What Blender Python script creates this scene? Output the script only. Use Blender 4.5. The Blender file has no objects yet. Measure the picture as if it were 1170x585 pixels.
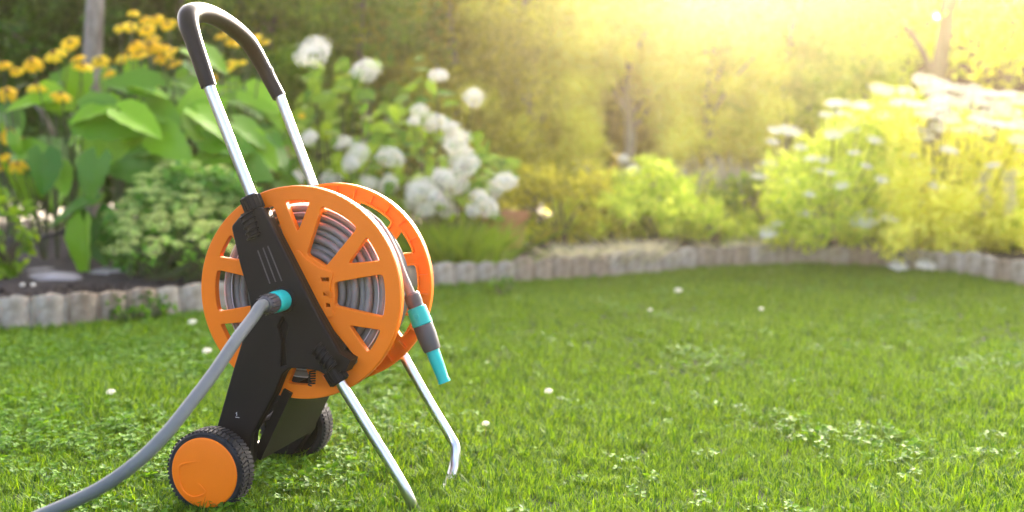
import bpy, bmesh, math, random
import numpy as np
from mathutils import Vector, Matrix, Euler

random.seed(7); rng = np.random.default_rng(7)
scene = bpy.context.scene
COL = scene.collection
R = math.radians

# ---------------------------------------------------------------- camera
FPX, CAM_H = 1350.0, 0.66                     # focal length in pixels of a 1170 px wide picture; lens height
PITCH = math.atan((292.5 - 175) / FPX)
TH = math.atan(330 / FPX * math.cos(PITCH))   # heading of the cart's axle
cam = bpy.data.cameras.new('camera')
cam.sensor_width = 36; cam.lens = FPX / 1170 * 36
cam.clip_start = 0.05; cam.clip_end = 500
cam.dof.use_dof = True; cam.dof.focus_distance = 2.22
cam.dof.aperture_fstop = (cam.lens / 1000) / 0.0185
camo = bpy.data.objects.new('camera', cam); COL.objects.link(camo)
camo.location = (0, 0, CAM_H); camo.rotation_euler = (R(90) - PITCH, 0, 0)
scene.camera = camo

# ---------------------------------------------------------------- light
SUN_EL, SUN_AZ = R(16.5), R(12.5)                 # azimuth clockwise from +Y (the view direction)
world = bpy.data.worlds.new('World'); scene.world = world; world.use_nodes = True
wn = world.node_tree; bg = wn.nodes['Background']
sky = wn.nodes.new('ShaderNodeTexSky'); sky.sky_type = 'NISHITA'; sky.sun_disc = False
sky.sun_elevation = SUN_EL; sky.sun_rotation = SUN_AZ
sky.dust_density = 7.0; sky.air_density = 0.25; sky.ozone_density = 0.0
wn.links.new(sky.outputs[0], bg.inputs[0]); bg.inputs[1].default_value = 0.15
sun = bpy.data.lights.new('sun', 'SUN'); sun.energy = 3.4; sun.angle = R(1.5); sun.color = (1.0, 0.84, 0.60)
suno = bpy.data.objects.new('sun', sun); COL.objects.link(suno)
sd = Vector((math.sin(SUN_AZ) * math.cos(SUN_EL), math.cos(SUN_AZ) * math.cos(SUN_EL), math.sin(SUN_EL)))
suno.rotation_euler = sd.to_track_quat('Z', 'Y').to_euler(); suno.location = (0, 0, 8)
scene.view_settings.view_transform = 'Standard'; scene.view_settings.look = 'None'
scene.view_settings.exposure = 3.95; scene.view_settings.gamma = 1
cy = scene.cycles
cy.max_bounces = 8; cy.diffuse_bounces = 3; cy.transmission_bounces = 6; cy.transparent_max_bounces = 6
cy.volume_bounces = 0; cy.caustics_reflective = False; cy.caustics_refractive = False

# ---------------------------------------------------------------- geometry of the view, in metres
_c, _s = math.cos(PITCH), math.sin(PITCH)
def ray(px, py):
    x = (px - 585) / FPX; u = -(py - 292.5) / FPX
    return Vector((x, _c + u * _s, u * _c - _s))
def at(px, py, Y):                            # the point at distance Y that the photograph shows there
    d = ray(px, py); return Vector((0, 0, CAM_H)) + d * (Y / d.y)
def ground(px, py, z=0):
    d = ray(px, py); return Vector((0, 0, CAM_H)) + d * ((z - CAM_H) / d.z)
AX = Vector((math.sin(TH), math.cos(TH), 0)); BX = Vector((math.cos(TH), -math.sin(TH), 0))
G0 = ground(236, 588)
def L(px, py, t):                             # cart coordinates (x across, y = t along the axle, z up)
    d = ray(px, py); o = Vector((0, 0, CAM_H)); k = (t - (o - G0).dot(AX)) / d.dot(AX); p = o + d * k
    return Vector(((p - G0).dot(BX), t, p.z))

# ---------------------------------------------------------------- helpers
def tag(o, label=None, cat=None, group=None, kind=None):
    if label: o['label'] = label
    if cat: o['category'] = cat
    if group: o['group'] = group
    if kind: o['kind'] = kind
    return o
def empty(name, loc, rz=0.0, label=None, cat=None, group=None):
    o = bpy.data.objects.new(name, None); COL.objects.link(o); o.empty_display_size = .05
    o.location = loc; o.rotation_euler = (0, 0, rz)
    return tag(o, label, cat, group)
def link(name, me, parent=None, mat=None):
    o = bpy.data.objects.new(name, me); COL.objects.link(o)
    if parent is not None: o.parent = parent
    if mat is not None and not me.materials: me.materials.append(mat)
    return o
def mesh(name, v, f, mat=None, smooth=False):
    me = bpy.data.meshes.new(name); me.from_pydata([tuple(p) for p in v], [], f); me.update()
    if smooth: me.polygons.foreach_set('use_smooth', [True] * len(me.polygons))
    if mat: me.materials.append(mat)
    return me
def bigmesh(name, V, F, mat, smooth=False):
    """V (n,3) and F (m,4) numpy arrays"""
    me = bpy.data.meshes.new(name); k = F.shape[1]
    me.vertices.add(len(V)); me.vertices.foreach_set('co', V.astype(np.float32).ravel())
    me.loops.add(F.size); me.loops.foreach_set('vertex_index', F.astype(np.int32).ravel())
    me.polygons.add(len(F)); me.polygons.foreach_set('loop_start', np.arange(0, F.size, k, dtype=np.int32))
    me.polygons.foreach_set('loop_total', np.full(len(F), k, dtype=np.int32))
    if smooth: me.polygons.foreach_set('use_smooth', np.ones(len(F), dtype=bool))
    me.update(calc_edges=True); me.validate(); me.materials.append(mat); return me

class MB:
    """collects shapes for one mesh"""
    def __init__(s): s.v = []; s.f = []; s.m = []; s.mats = []; s.cur = 0
    def mat(s, m):
        if m not in s.mats: s.mats.append(m)
        s.cur = s.mats.index(m); return s
    def add(s, v, f):
        n = len(s.v); s.v += [Vector(p) for p in v]; s.f += [tuple(i + n for i in q) for q in f]; s.m += [s.cur] * len(f); return s
    def box(s, c, d, rot=None):
        c = Vector(c); h = [x / 2 for x in d]; v = []
        for x in (-1, 1):
            for y in (-1, 1):
                for z in (-1, 1):
                    p = Vector((x * h[0], y * h[1], z * h[2]))
                    if rot: p = rot @ p
                    v.append(c + p)
        return s.add(v, [(0, 1, 3, 2), (4, 6, 7, 5), (0, 4, 5, 1), (2, 3, 7, 6), (0, 2, 6, 4), (1, 5, 7, 3)])
    def tube(s, pts, rad, n=12, cap=True, closed=False, flat=1.0):
        pts = [Vector(p) for p in pts]; N = len(pts)
        if not hasattr(rad, '__len__'): rad = [rad] * N
        v = []; up = None
        for i, p in enumerate(pts):
            if closed: t = pts[(i + 1) % N] - pts[i - 1]
            else: t = pts[min(i + 1, N - 1)] - pts[max(i - 1, 0)]
            if t.length < 1e-9: t = Vector((0, 0, 1))
            t.normalize()
            if up is None: up = Vector((0, 0, 1)) if abs(t.z) < .9 else Vector((1, 0, 0))
            a = up - t * up.dot(t)
            if a.length < 1e-6: a = t.orthogonal()
            a.normalize(); up = a; b = t.cross(a)
            for k in range(n):
                w = 2 * math.pi * k / n
                v.append(p + (a * math.cos(w) + b * math.sin(w) * flat) * rad[i])
        f = []
        for i in range(N if closed else N - 1):
            j = (i + 1) % N
            for k in range(n):
                l = (k + 1) % n; f.append((i * n + k, i * n + l, j * n + l, j * n + k))
        if cap and not closed:
            f.append(tuple(range(n - 1, -1, -1))); f.append(tuple((N - 1) * n + k for k in range(n)))
        return s.add(v, f)
    def lathe(s, prof, o, ax, n=32, cap=True):
        """prof: list of (distance along axis, radius)"""
        o = Vector(o); ax = Vector(ax).normalized()
        return s.tube([o + ax * d for d, r in prof], [r for d, r in prof], n, cap) if False else s._lathe(prof, o, ax, n, cap)
    def _lathe(s, prof, o, ax, n, cap):
        a = ax.orthogonal().normalized(); b = ax.cross(a); v = []; f = []
        for d, r in prof:
            for k in range(n):
                w = 2 * math.pi * k / n; v.append(o + ax * d + (a * math.cos(w) + b * math.sin(w)) * r)
        for i in range(len(prof) - 1):
            for k in range(n):
                l = (k + 1) % n; f.append((i * n + k, i * n + l, (i + 1) * n + l, (i + 1) * n + k))
        if cap: f.append(tuple(range(n - 1, -1, -1))); f.append(tuple((len(prof) - 1) * n + k for k in range(n)))
        return s.add(v, f)
    def take(s, me):
        n = len(s.v); s.v += [v.co.copy() for v in me.vertices]
        s.f += [tuple(i + n for i in p.vertices) for p in me.polygons]; s.m += [s.cur] * len(me.polygons); return s
    def mesh(s, name, smooth=35, xf=None):
        vs = [tuple(xf @ p) for p in s.v] if xf else [tuple(p) for p in s.v]
        me = bpy.data.meshes.new(name); me.from_pydata(vs, [], s.f)
        for m in s.mats: me.materials.append(m)
        me.polygons.foreach_set('material_index', s.m)
        bm = bmesh.new(); bm.from_mesh(me); bmesh.ops.recalc_face_normals(bm, faces=bm.faces)
        if smooth:
            for f in bm.faces: f.smooth = True
            lim = R(smooth)
            for e in bm.edges:
                e.smooth = len(e.link_faces) == 2 and e.calc_face_angle(0) < lim
        bm.to_mesh(me); bm.free(); me.update(); return me
    def build(s, name, parent=None, smooth=35):
        return link(name, s.mesh(name, smooth), parent)

def spline(P, n=8, closed=False):
    P = [Vector(p) for p in P]; N = len(P); out = []
    for i in range(N if closed else N - 1):
        if closed: a, b, c, d = P[i - 1], P[i], P[(i + 1) % N], P[(i + 2) % N]
        else: a, b, c, d = P[max(i - 1, 0)], P[i], P[i + 1], P[min(i + 2, N - 1)]
        for k in range(n):
            t = k / n
            out.append(.5 * ((2 * b) + (c - a) * t + (2 * a - 5 * b + 4 * c - d) * t * t + (3 * b - 3 * c + d - a) * t ** 3))
    if not closed: out.append(P[-1])
    return out
def lerp(rs, n=8):
    o = []
    for i in range(len(rs) - 1):
        for k in range(n): o.append(rs[i] + (rs[i + 1] - rs[i]) * k / n)
    return o + [rs[-1]]
def round_poly(P, r, n=4):
    out = []; N = len(P)
    for i in range(N):
        p0, p, p1 = [Vector(q).to_2d() for q in (P[i - 1], P[i], P[(i + 1) % N])]
        a = p0 - p; b = p1 - p
        ra = min(r, a.length * .45); rb = min(r, b.length * .45)
        A = p + a.normalized() * ra; B = p + b.normalized() * rb
        for k in range(n + 1):
            t = k / n; out.append((1 - t) ** 2 * A + 2 * t * (1 - t) * p + t * t * B)
    return out
def slab(outer, holes, y0, y1, bevel=.002, smooth_holes=True):
    """2-D outline in the x/z plane with holes, from y0 to y1, edges bevelled -> mesh"""
    cu = bpy.data.curves.new('outline', 'CURVE'); cu.dimensions = '2D'; cu.fill_mode = 'BOTH'
    for P in [outer] + list(holes):
        sp = cu.splines.new('POLY'); sp.points.add(len(P) - 1); sp.use_cyclic_u = True
        for q, p in zip(sp.points, P): q.co = (p[0], p[1], 0, 1)
    cu.extrude = (y1 - y0) / 2 - bevel; cu.bevel_depth = bevel; cu.bevel_resolution = 2; cu.offset = -bevel
    o = bpy.data.objects.new('outline', cu); COL.objects.link(o)
    dg = bpy.context.evaluated_depsgraph_get(); dg.update()
    me = bpy.data.meshes.new_from_object(o.evaluated_get(dg))
    bpy.data.objects.remove(o); bpy.data.curves.remove(cu)
    ym = (y0 + y1) / 2
    for v in me.vertices: x, y, z = v.co; v.co = (x, ym - z, y)
    return me

# ---------------------------------------------------------------- materials
def mat(name, col, rough=.5, metal=0, var=.0, scale=8, bump=0, bscale=60, col2=None, spec=.5, coat=0, detail=4, stretch=None):
    m = bpy.data.materials.new(name); m.use_nodes = True; nt = m.node_tree; p = nt.nodes['Principled BSDF']
    p.inputs['Base Color'].default_value = (*col, 1); p.inputs['Roughness'].default_value = rough
    p.inputs['Metallic'].default_value = metal; p.inputs['Specular IOR Level'].default_value = spec
    p.inputs['Coat Weight'].default_value = coat
    tc = nt.nodes.new('ShaderNodeTexCoord'); mp = nt.nodes.new('ShaderNodeMapping'); nt.links.new(tc.outputs['Object'], mp.inputs[0])
    if stretch: mp.inputs['Scale'].default_value = stretch
    if col2 is not None or var:
        if col2 is None: col2 = tuple(c * (1 - var) for c in col)
        nz = nt.nodes.new('ShaderNodeTexNoise'); nz.inputs['Scale'].default_value = scale; nz.inputs['Detail'].default_value = detail
        nz.inputs['Roughness'].default_value = .65
        rp = nt.nodes.new('ShaderNodeValToRGB'); rp.color_ramp.elements[0].position = .35; rp.color_ramp.elements[1].position = .65
        rp.color_ramp.elements[0].color = (*col2, 1); rp.color_ramp.elements[1].color = (*col, 1)
        nt.links.new(mp.outputs[0], nz.inputs['Vector']); nt.links.new(nz.outputs['Fac'], rp.inputs[0]); nt.links.new(rp.outputs[0], p.inputs['Base Color'])
    if bump:
        n2 = nt.nodes.new('ShaderNodeTexNoise'); n2.inputs['Scale'].default_value = bscale; n2.inputs['Detail'].default_value = 6
        b = nt.nodes.new('ShaderNodeBump'); b.inputs['Strength'].default_value = bump; b.inputs['Distance'].default_value = .01
        nt.links.new(mp.outputs[0], n2.inputs['Vector']); nt.links.new(n2.outputs['Fac'], b.inputs['Height']); nt.links.new(b.outputs[0], p.inputs['Normal'])
    return m
def leaf_mat(name, c1, c2, trans=.45, rough=.45, per='island', c3=None, spec=.35, back=None):
    """leaf or petal: diffuse front plus light passing through; colour differs from leaf to leaf"""
    m = bpy.data.materials.new(name); m.use_nodes = True; nt = m.node_tree; p = nt.nodes['Principled BSDF']; out = nt.nodes['Material Output']
    rp = nt.nodes.new('ShaderNodeValToRGB'); e = rp.color_ramp.elements
    e[0].color = (*c1, 1); e[1].color = (*c2, 1)
    if c3: x = e.new(.96); x.color = (*c2, 1); e[-1].color = (*c3, 1)
    if per == 'island': g = nt.nodes.new('ShaderNodeNewGeometry'); nt.links.new(g.outputs['Random Per Island'], rp.inputs[0])
    else: g = nt.nodes.new('ShaderNodeObjectInfo'); nt.links.new(g.outputs['Random'], rp.inputs[0])
    nt.links.new(rp.outputs[0], p.inputs['Base Color']); p.inputs['Roughness'].default_value = rough; p.inputs['Specular IOR Level'].default_value = spec
    tr = nt.nodes.new('ShaderNodeBsdfTranslucent'); mx = nt.nodes.new('ShaderNodeMixShader'); mx.inputs[0].default_value = trans
    hs = nt.nodes.new('ShaderNodeHueSaturation'); hs.inputs['Value'].default_value = 1.6; hs.inputs['Hue'].default_value = .485
    if back: hs.inputs['Hue'].default_value = .5; hs.inputs['Value'].default_value = back
    nt.links.new(rp.outputs[0], hs.inputs['Color']); nt.links.new(hs.outputs[0], tr.inputs[0])
    nt.links.new(p.outputs[0], mx.inputs[1]); nt.links.new(tr.outputs[0], mx.inputs[2]); nt.links.new(mx.outputs[0], out.inputs[0])
    return m

M = {}
M['orange'] = mat('orange_plastic', (.98, .205, .006), .5, var=.08, scale=5, bump=.05, bscale=350, spec=.22)
M['black'] = mat('black_plastic', (.0035, .0032, .0032), .52, bump=.10, bscale=500, col2=(.005, .0045, .0045), spec=.20)
M['rubber'] = mat('tyre_rubber', (.008, .008, .009), .65, spec=.25, col2=(.026, .027, .029), scale=25, bump=.15, bscale=200)
M['grip'] = mat('handle_plastic', (.004, .004, .004), .34, bump=.04, bscale=300, col2=(.006, .006, .006), spec=.18)
M['steel'] = mat('brushed_aluminium', (.66, .66, .65), .30, metal=1, bump=.04, bscale=90, stretch=(1, 1, .1), col2=(.56, .56, .56), scale=30)
M['hose'] = mat('grey_hose', (.175, .18, .16), .5, bump=.03, bscale=120, col2=(.14, .145, .13), scale=12, spec=.3)
M['hosecoil'] = mat('coiled_grey_hose', (.235, .225, .19), .45, bump=.03, bscale=120, col2=(.16, .15, .125), scale=18)
M['paleline'] = mat('pale_line', (.62, .62, .60), .4)
M['teal'] = mat('turquoise_plastic', (.008, .50, .43), .42, bump=.03, bscale=300, col2=(.006, .42, .36), spec=.3)
M['dgrey'] = mat('dark_grey_plastic', (.075, .068, .066), .5, bump=.06, bscale=300, col2=(.06, .055, .055))
M['lawn'] = mat('lawn_ground', (.010, .028, .004), 1, col2=(.016, .014, .006), scale=14, bump=.6, bscale=60)
M['soil'] = mat('dark_soil', (.040, .027, .018), 1, col2=(.018, .012, .008), scale=9, bump=1.0, bscale=45)
M['stone'] = mat('edging_concrete', (.46, .365, .25), .95, col2=(.20, .145, .085), scale=13, bump=.7, bscale=60, detail=8)
M['stone2'] = mat('grey_edging_concrete', (.52, .45, .34), .95, col2=(.27, .22, .145), scale=15, bump=.7, bscale=60, detail=8)
M['rock'] = mat('garden_rock', (.36, .32, .28), .95, col2=(.18, .15, .12), scale=9, bump=.8, bscale=30, detail=8)
M['bark'] = mat('grey_bark', (.40, .34, .25), .95, col2=(.19, .15, .10), scale=22, bump=1.0, bscale=70, stretch=(1, 1, .35))
M['bark2'] = mat('pale_bark', (.33, .24, .13), .95, col2=(.2, .13, .07), scale=12, bump=.8, bscale=40, stretch=(1, 1, .35))
M['wood'] = mat('weathered_fence_wood', (.17, .085, .055), .85, col2=(.10, .05, .035), scale=14, bump=.5, bscale=30, stretch=(6, 6, .6))
M['clay'] = mat('terracotta', (.52, .22, .09), .85, col2=(.42, .17, .07), scale=10, bump=.2)
M['pipe'] = mat('black_irrigation_pipe', (.015, .016, .02), .4)
M['stem'] = mat('green_stem', (.07, .12, .03), .6, col2=(.09, .09, .03), scale=20)
M['stembrown'] = mat('brown_stem', (.10, .075, .035), .8, col2=(.06, .05, .03), scale=20)
M['grass'] = leaf_mat('grass_blade', (.016, .072, .0015), (.155, .285, .004), .36, .6, per='island', c3=(.34, .38, .08), spec=.2)
M['clover'] = leaf_mat('clover_leaf', (.016, .08, .002), (.12, .27, .006), .32, .6, spec=.2, per='island')
M['bigleaf'] = leaf_mat('broad_leaf', (.035, .15, .003), (.24, .47, .008), .28, .42, per='object')
M['hydleaf'] = leaf_mat('hydrangea_leaf', (.08, .21, .006), (.34, .50, .014), .42, .45, per='object')
M['sedumleaf'] = leaf_mat('sedum_leaf', (.10, .32, .02), (.26, .50, .04), .40, .5, per='object')
M['sedumflower'] = leaf_mat('sedum_bud', (.46, .64, .10), (.88, .94, .36), .35, .7, per='island')
M['whiteflower'] = leaf_mat('white_floret', (.86, .82, .66), (.93, .90, .78), .42, .7, per='island', back=1.0)
M['whiteyellow'] = leaf_mat('cream_floret', (.70, .62, .30), (.80, .74, .48), .35, .7, per='island', back=1.0)
M['petal'] = leaf_mat('yellow_petal', (.92, .58, .004), (.98, .74, .012), .45, .7, per='object', back=1.0)
M['cone'] = mat('flower_centre', (.16, .06, .01), .9, col2=(.24, .11, .01), scale=60)
M['darkleaf'] = leaf_mat('dark_hedge_leaf', (.018, .08, .003), (.10, .27, .006), .42, .5)
M['oliveleaf'] = leaf_mat('olive_hedge_leaf', (.28, .29, .015), (.62, .60, .03), .58, .5)
M['glowleaf'] = leaf_mat('glow_tinted_leaf', (.54, .58, .045), (.88, .88, .17), .66, .5)  # yellow-green leaves, the bright sun glow put into their pale colour
M['limeleaf'] = leaf_mat('lime_leaf', (.36, .50, .03), (.78, .84, .12), .62, .5)
M['midleaf'] = leaf_mat('mid_green_leaf', (.09, .22, .006), (.30, .46, .012), .48, .5)
M['silver'] = leaf_mat('silver_leaf', (.30, .30, .22), (.46, .44, .34), .35, .7)
M['driedgrass'] = leaf_mat('pale_catmint', (.42, .44, .22), (.75, .68, .50), .4, .8)
M['pink'] = leaf_mat('pink_floret', (.45, .10, .18), (.55, .16, .22), .3, .6, per='island')
M['yellowdot'] = mat('dandelion_yellow', (.85, .62, .02), .7)

# ---------------------------------------------------------------- ground and bed
EDGE = [(-4.6, 2.6), (-3.2, 3.55), (-1.89, 4.32), (-1.56, 4.56), (-1.33, 4.80), (-.85, 5.28), (-.36, 5.70), (.12, 6.06), (.68, 6.42), (1.27, 6.74),
        (1.69, 6.86), (2.07, 6.72), (2.34, 6.38), (2.50, 5.93), (2.66, 5.3), (2.80, 4.3), (2.90, 3.0)]
EC = [p.to_2d() for p in spline([(x, y, 0) for x, y in EDGE], 10)]
EA = np.array([tuple(p) for p in EC])
def side(x, y):
    """>0 on the lawn side, distance to the edging"""
    d = np.hypot(EA[:, 0] - x, EA[:, 1] - y); i = int(d.argmin()); i0 = max(i - 1, 0); i1 = min(i + 1, len(EA) - 1)
    t = EA[i1] - EA[i0]; w = np.array([x, y]) - EA[i]
    return (-(t[0] * w[1] - t[1] * w[0])) / np.hypot(*t)
def lawn_z(x, y): return 0.010 * math.sin(x * 2.1 + 1) * math.sin(y * 1.7)
def bed_z(x, y):
    d = -side(x, y); return .07 + .06 * min(1, max(0, d) / .8) + .012 * math.sin(9 * x) * math.sin(8 * y) + .008 * math.sin(23 * x + 2 * y)
v = []; f = []; nx, ny = 60, 60
xs = [-120, -60, -25, -10] + list(np.linspace(-5, 5, 50)) + [10, 25, 60, 120]; ys = [-60, -20, -6] + list(np.linspace(-1, 12, 60)) + [20, 45, 100, 220]
for y in ys:
    for x in xs: v.append((x, y, lawn_z(x, y) if abs(x) < 6 and -1 < y < 12 else 0))
for j in range(len(ys) - 1):
    for i in range(len(xs) - 1): a = j * len(xs) + i; f.append((a, a + 1, a + 1 + len(xs), a + len(xs)))
tag(link('lawn', mesh('lawn', v, f, M['lawn'], True)), kind='structure')
v = []; f = []; K = 26
for i in range(0, len(EC)):
    t = EC[min(i + 1, len(EC) - 1)] - EC[max(i - 1, 0)]; n = Vector((-t.y, t.x)).normalized()
    p = EC[i]
    for k in range(K):
        s_ = (k / (K - 1)) ** 1.6
        tgt = Vector((p.x * 2.2, 13)) if i < 130 else Vector((p.x + 6, p.y + 6))
        if i < 22: tgt = Vector((p.x * 1.8 - 1, 13))
        q0 = p + n * .035
        q = q0.lerp(tgt, s_)
        z = .07 + .07 * min(1, s_ * 9) + .010 * math.sin(13 * q.x) * math.sin(11 * q.y) + random.uniform(-.008, .008)
        v.append((q.x, q.y, z if k else .05))
for i in range(len(EC) - 1):
    for k in range(K - 1): a = i * K + k; f.append((a, a + K, a + K + 1, a + 1))
tag(link('soil_bed', mesh('soil_bed', v, f, M['soil'], True)), kind='structure')
# clods and chips lying on the soil
mb = MB().mat(M['soil'])
def blob(mb, c, r, sq=.7, n=6, m=4, jit=.25, rot=None):
    vs = []; fs = []
    for j in range(m + 1):
        a = math.pi * j / m
        for k in range(n):
            w = 2 * math.pi * k / n; rr = r * (1 + random.uniform(-jit, jit))
            p = Vector((math.sin(a) * math.cos(w) * rr, math.sin(a) * math.sin(w) * rr, math.cos(a) * rr * sq))
            if rot: p = rot @ p
            vs.append(Vector(c) + p)
    for j in range(m):
        for k in range(n): l = (k + 1) % n; fs.append((j * n + k, j * n + l, (j + 1) * n + l, (j + 1) * n + k))
    mb.add(vs, fs)
for i in range(900):
    k = random.randrange(15, len(EC) - 30); p = EC[k]; t = EC[k + 1] - EC[k - 1]; n = Vector((-t.y, t.x)).normalized()
    q = p + n * random.uniform(.06, .9); blob(mb, (q.x, q.y, .10), random.uniform(.006, .022))
tag(mb.build('soil_clods'), kind='stuff')['label'] = 'crumbly dark soil clods in the flower bed'

# ---------------------------------------------------------------- stone edging, stone by stone
edging = empty('stone_edging', (-1.33, 4.8, 0), 0, 'low curved row of pale upright concrete stones between lawn and flower bed', 'garden edging')
def stone_mesh(seed):
    rs = random.Random(seed); w = .125; mb = MB(); mb.mat(M['stone'] if seed % 2 else M['stone2'])
    # plan outline: narrow flank - bulging face - narrow flank; 11 columns x 6 rows front, flat back
    cols = [(-.5, .006), (-.43, -.004), (-.36, .006), (-.26, .015), (-.12, .020), (0, .0215), (.12, .020), (.26, .015), (.36, .006), (.43, -.004), (.5, .006)]
    hs = [-.04, 0, .035, .07, .10, None]; v = []; n = len(cols)
    for r_, h in enumerate(hs):
        for c_, (u, d) in enumerate(cols):
            top = .126 + .005 * math.cos(u * 2 * math.pi) + rs.uniform(-.003, .003)
            z = top if h is None else h; dd = d + rs.uniform(-.003, .003) - (.006 if h is None else 0)
            v.append((u * w + rs.uniform(-.001, .001), -dd, z))
    m0 = len(v)
    for c_, (u, d) in enumerate(cols): v.append((u * w, .012, v[5 * n + c_][2] - .001))
    m1 = len(v)
    for c_, (u, d) in enumerate(cols): v.append((u * w, .045, v[5 * n + c_][2] - .014))
    m2 = len(v)
    for c_, (u, d) in enumerate(cols): v.append((u * w, .048, -.04))
    f = []
    def strip(a, b):
        for k in range(n - 1): f.append((a + k, a + k + 1, b + k + 1, b + k))
    for r_ in range(5): strip(r_ * n, (r_ + 1) * n)
    strip(5 * n, m0); strip(m0, m1); strip(m1, m2)
    f.append(tuple([0, n, 2 * n, 3 * n, 4 * n, 5 * n, m0, m1, m2])); f.append(tuple([n - 1 + q for q in (m2, m1, m0, 5 * n, 4 * n, 3 * n, 2 * n, n, 0)]))
    mb.add(v, f); return mb.mesh('stone', 40)
SM = [stone_mesh(i) for i in range(7)]
acc = 0; last = EC[0]; pitch = .121; nextd = 0
for i in range(1, len(EC)):
    seg = (EC[i] - EC[i - 1]).length
    while nextd <= acc + seg:
        p = EC[i - 1].lerp(EC[i], (nextd - acc) / seg); t = (EC[i] - EC[i - 1]).normalized()
        o = link('stone', random.choice(SM), edging)
        o.location = Vector((p.x, p.y, random.uniform(-.014, .008))) - edging.location
        o.rotation_euler = (random.uniform(-.07, .09), random.uniform(-.045, .045), math.atan2(t.y, t.x) + random.uniform(-.04, .04))
        o.scale = (.985, .8, random.uniform(.97, 1.02) * (1.0 if p.x < .3 else 1.05)); nextd += pitch
    acc += seg

# ---------------------------------------------------------------- the hose cart
cart = empty('hose_cart', G0, -TH, 'orange and black wheeled hose reel cart with tall bent handle on the lawn', 'hose reel')
# discs (reel flanges)
DC = (.1405, .400); DR = .200
def pol(r, deg): a = R(deg); return Vector((r * DR * math.cos(a), r * DR * math.sin(a)))
holes = []
for k in range(6):
    c0 = 60 * k
    tr = [pol(.37, c0 - 17)] + [pol(.85, c0 - 13.5 + 27 * j / 6) for j in range(7)] + [pol(.37, c0 + 17), pol(.36, c0)]
    holes.append(tr)
    c1 = c0 + 30
    holes.append([pol(.575, c1)] + [pol(.865, c1 - 8.3 + 16.6 * j / 3) for j in range(4)])
holes = [round_poly(h, .0075 if len(h) > 6 else .005, 3) for h in holes]
def clean(P):
    o = []
    for p in P:
        if not o or (p - o[-1]).length > 8e-4: o.append(p)
    return o
holes = [clean(h) for h in holes]
slots = []
for sx, sy in ((371, 319.5), (373.5, 336), (376.5, 349)): # small slots near the hub
    q = L(sx, sy, .105); c = Vector((q.x - DC[0], q.z - DC[1])); slots.append([c + Vector((-.0075, -.0035)), c + Vector((.0075, -.0035)), c + Vector((.0075, .0035)), c + Vector((-.0075, .0035))])
def disc_mesh():
    circ = [pol(1.0, 360 * k / 96) for k in range(96)]
    mb = MB().mat(M['orange']); mb.take(slab(circ, holes + slots, 0, .006, .0018))
    # rim wall, inner side is +y
    n = 96
    def ring(r0, r1, y0, y1):
        vs = []; fs = []
        for (r, y) in ((r1, y0), (r1, y1), (r0, y1), (r0, y0)):
            for k in range(n): q = pol(r, 360 * k / n); vs.append((q.x, y, q.y))
        for j in range(3):
            for k in range(n): l = (k + 1) % n; fs.append((j * n + k, j * n + l, (j + 1) * n + l, (j + 1) * n + k))
        mb.add(vs, fs)
    ring(.975, 1.003, .004, .019)
    ring(.30, .335, .004, .019)
    # walls round every window
    for h in holes:
        c = sum((Vector(p) for p in h), Vector((0, 0))) / len(h); N = len(h); vs = []; fs = []
        out = []
        for i, p in enumerate(h):
            t = (h[(i + 1) % N] - h[i - 1]).normalized(); nn = Vector((t.y, -t.x))
            if nn.dot(p - c) < 0: nn = -nn
            out.append(p + nn * .0032)
        for (P, y) in ((h, .004), (h, .015), (out, .015), (out, .004)):
            for p in P: vs.append((p.x, y, p.y))
        for j in range(3):
            for k in range(N): l = (k + 1) % N; fs.append((j * N + k, j * N + l, (j + 1) * N + l, (j + 1) * N + k))
        mb.add(vs, fs)
    for k in range(30): # ribs between rim and windows
        q0 = pol(.865, 12 * k + 6); q1 = pol(.98, 12 * k + 6); m_ = (q0 + q1) / 2
        mb.box((m_.x, .0095, m_.y), ((q1 - q0).length, .011, .0022), Matrix.Rotation(-R(12 * k + 6), 3, 'Y'))
    return mb
dm = disc_mesh()
dmesh = dm.mesh('reel_disc', 30)
T_N, T_F = .108, .312
for nm, y, rz in (('reel_disc', T_N, 0), ('reel_disc', T_F, math.pi)):
    o = link(nm, dmesh, cart); o.location = (DC[0], y, DC[1]); o.rotation_euler = (0, 0, rz)
# raised hub plate on the near disc (soft six-sided shoulder)
hub = []
for k in range(6):
    hub += [pol(.335, 60 * k - 16), pol(.335, 60 * k + 16), pol(.42, 60 * k + 30)]
mb = MB().mat(M['orange']); mb.take(slab(round_poly(hub, .010, 4), slots, -.0025, .0035, .0018))
o = mb.build('hub_plate', cart, 30); o.location = (DC[0], T_N, DC[1])
# drum
mb = MB().mat(M['orange']); mb.lathe([(.020, .064), (T_F - T_N - .020, .064)], (DC[0], T_N, DC[1]), (0, 1, 0), 40)
mb.mat(M['black']); mb.lathe([(-.03, .016), (T_F - T_N + .03, .016)], (DC[0], T_N, DC[1]), (0, 1, 0), 20)
mb.build('drum', cart)
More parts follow.
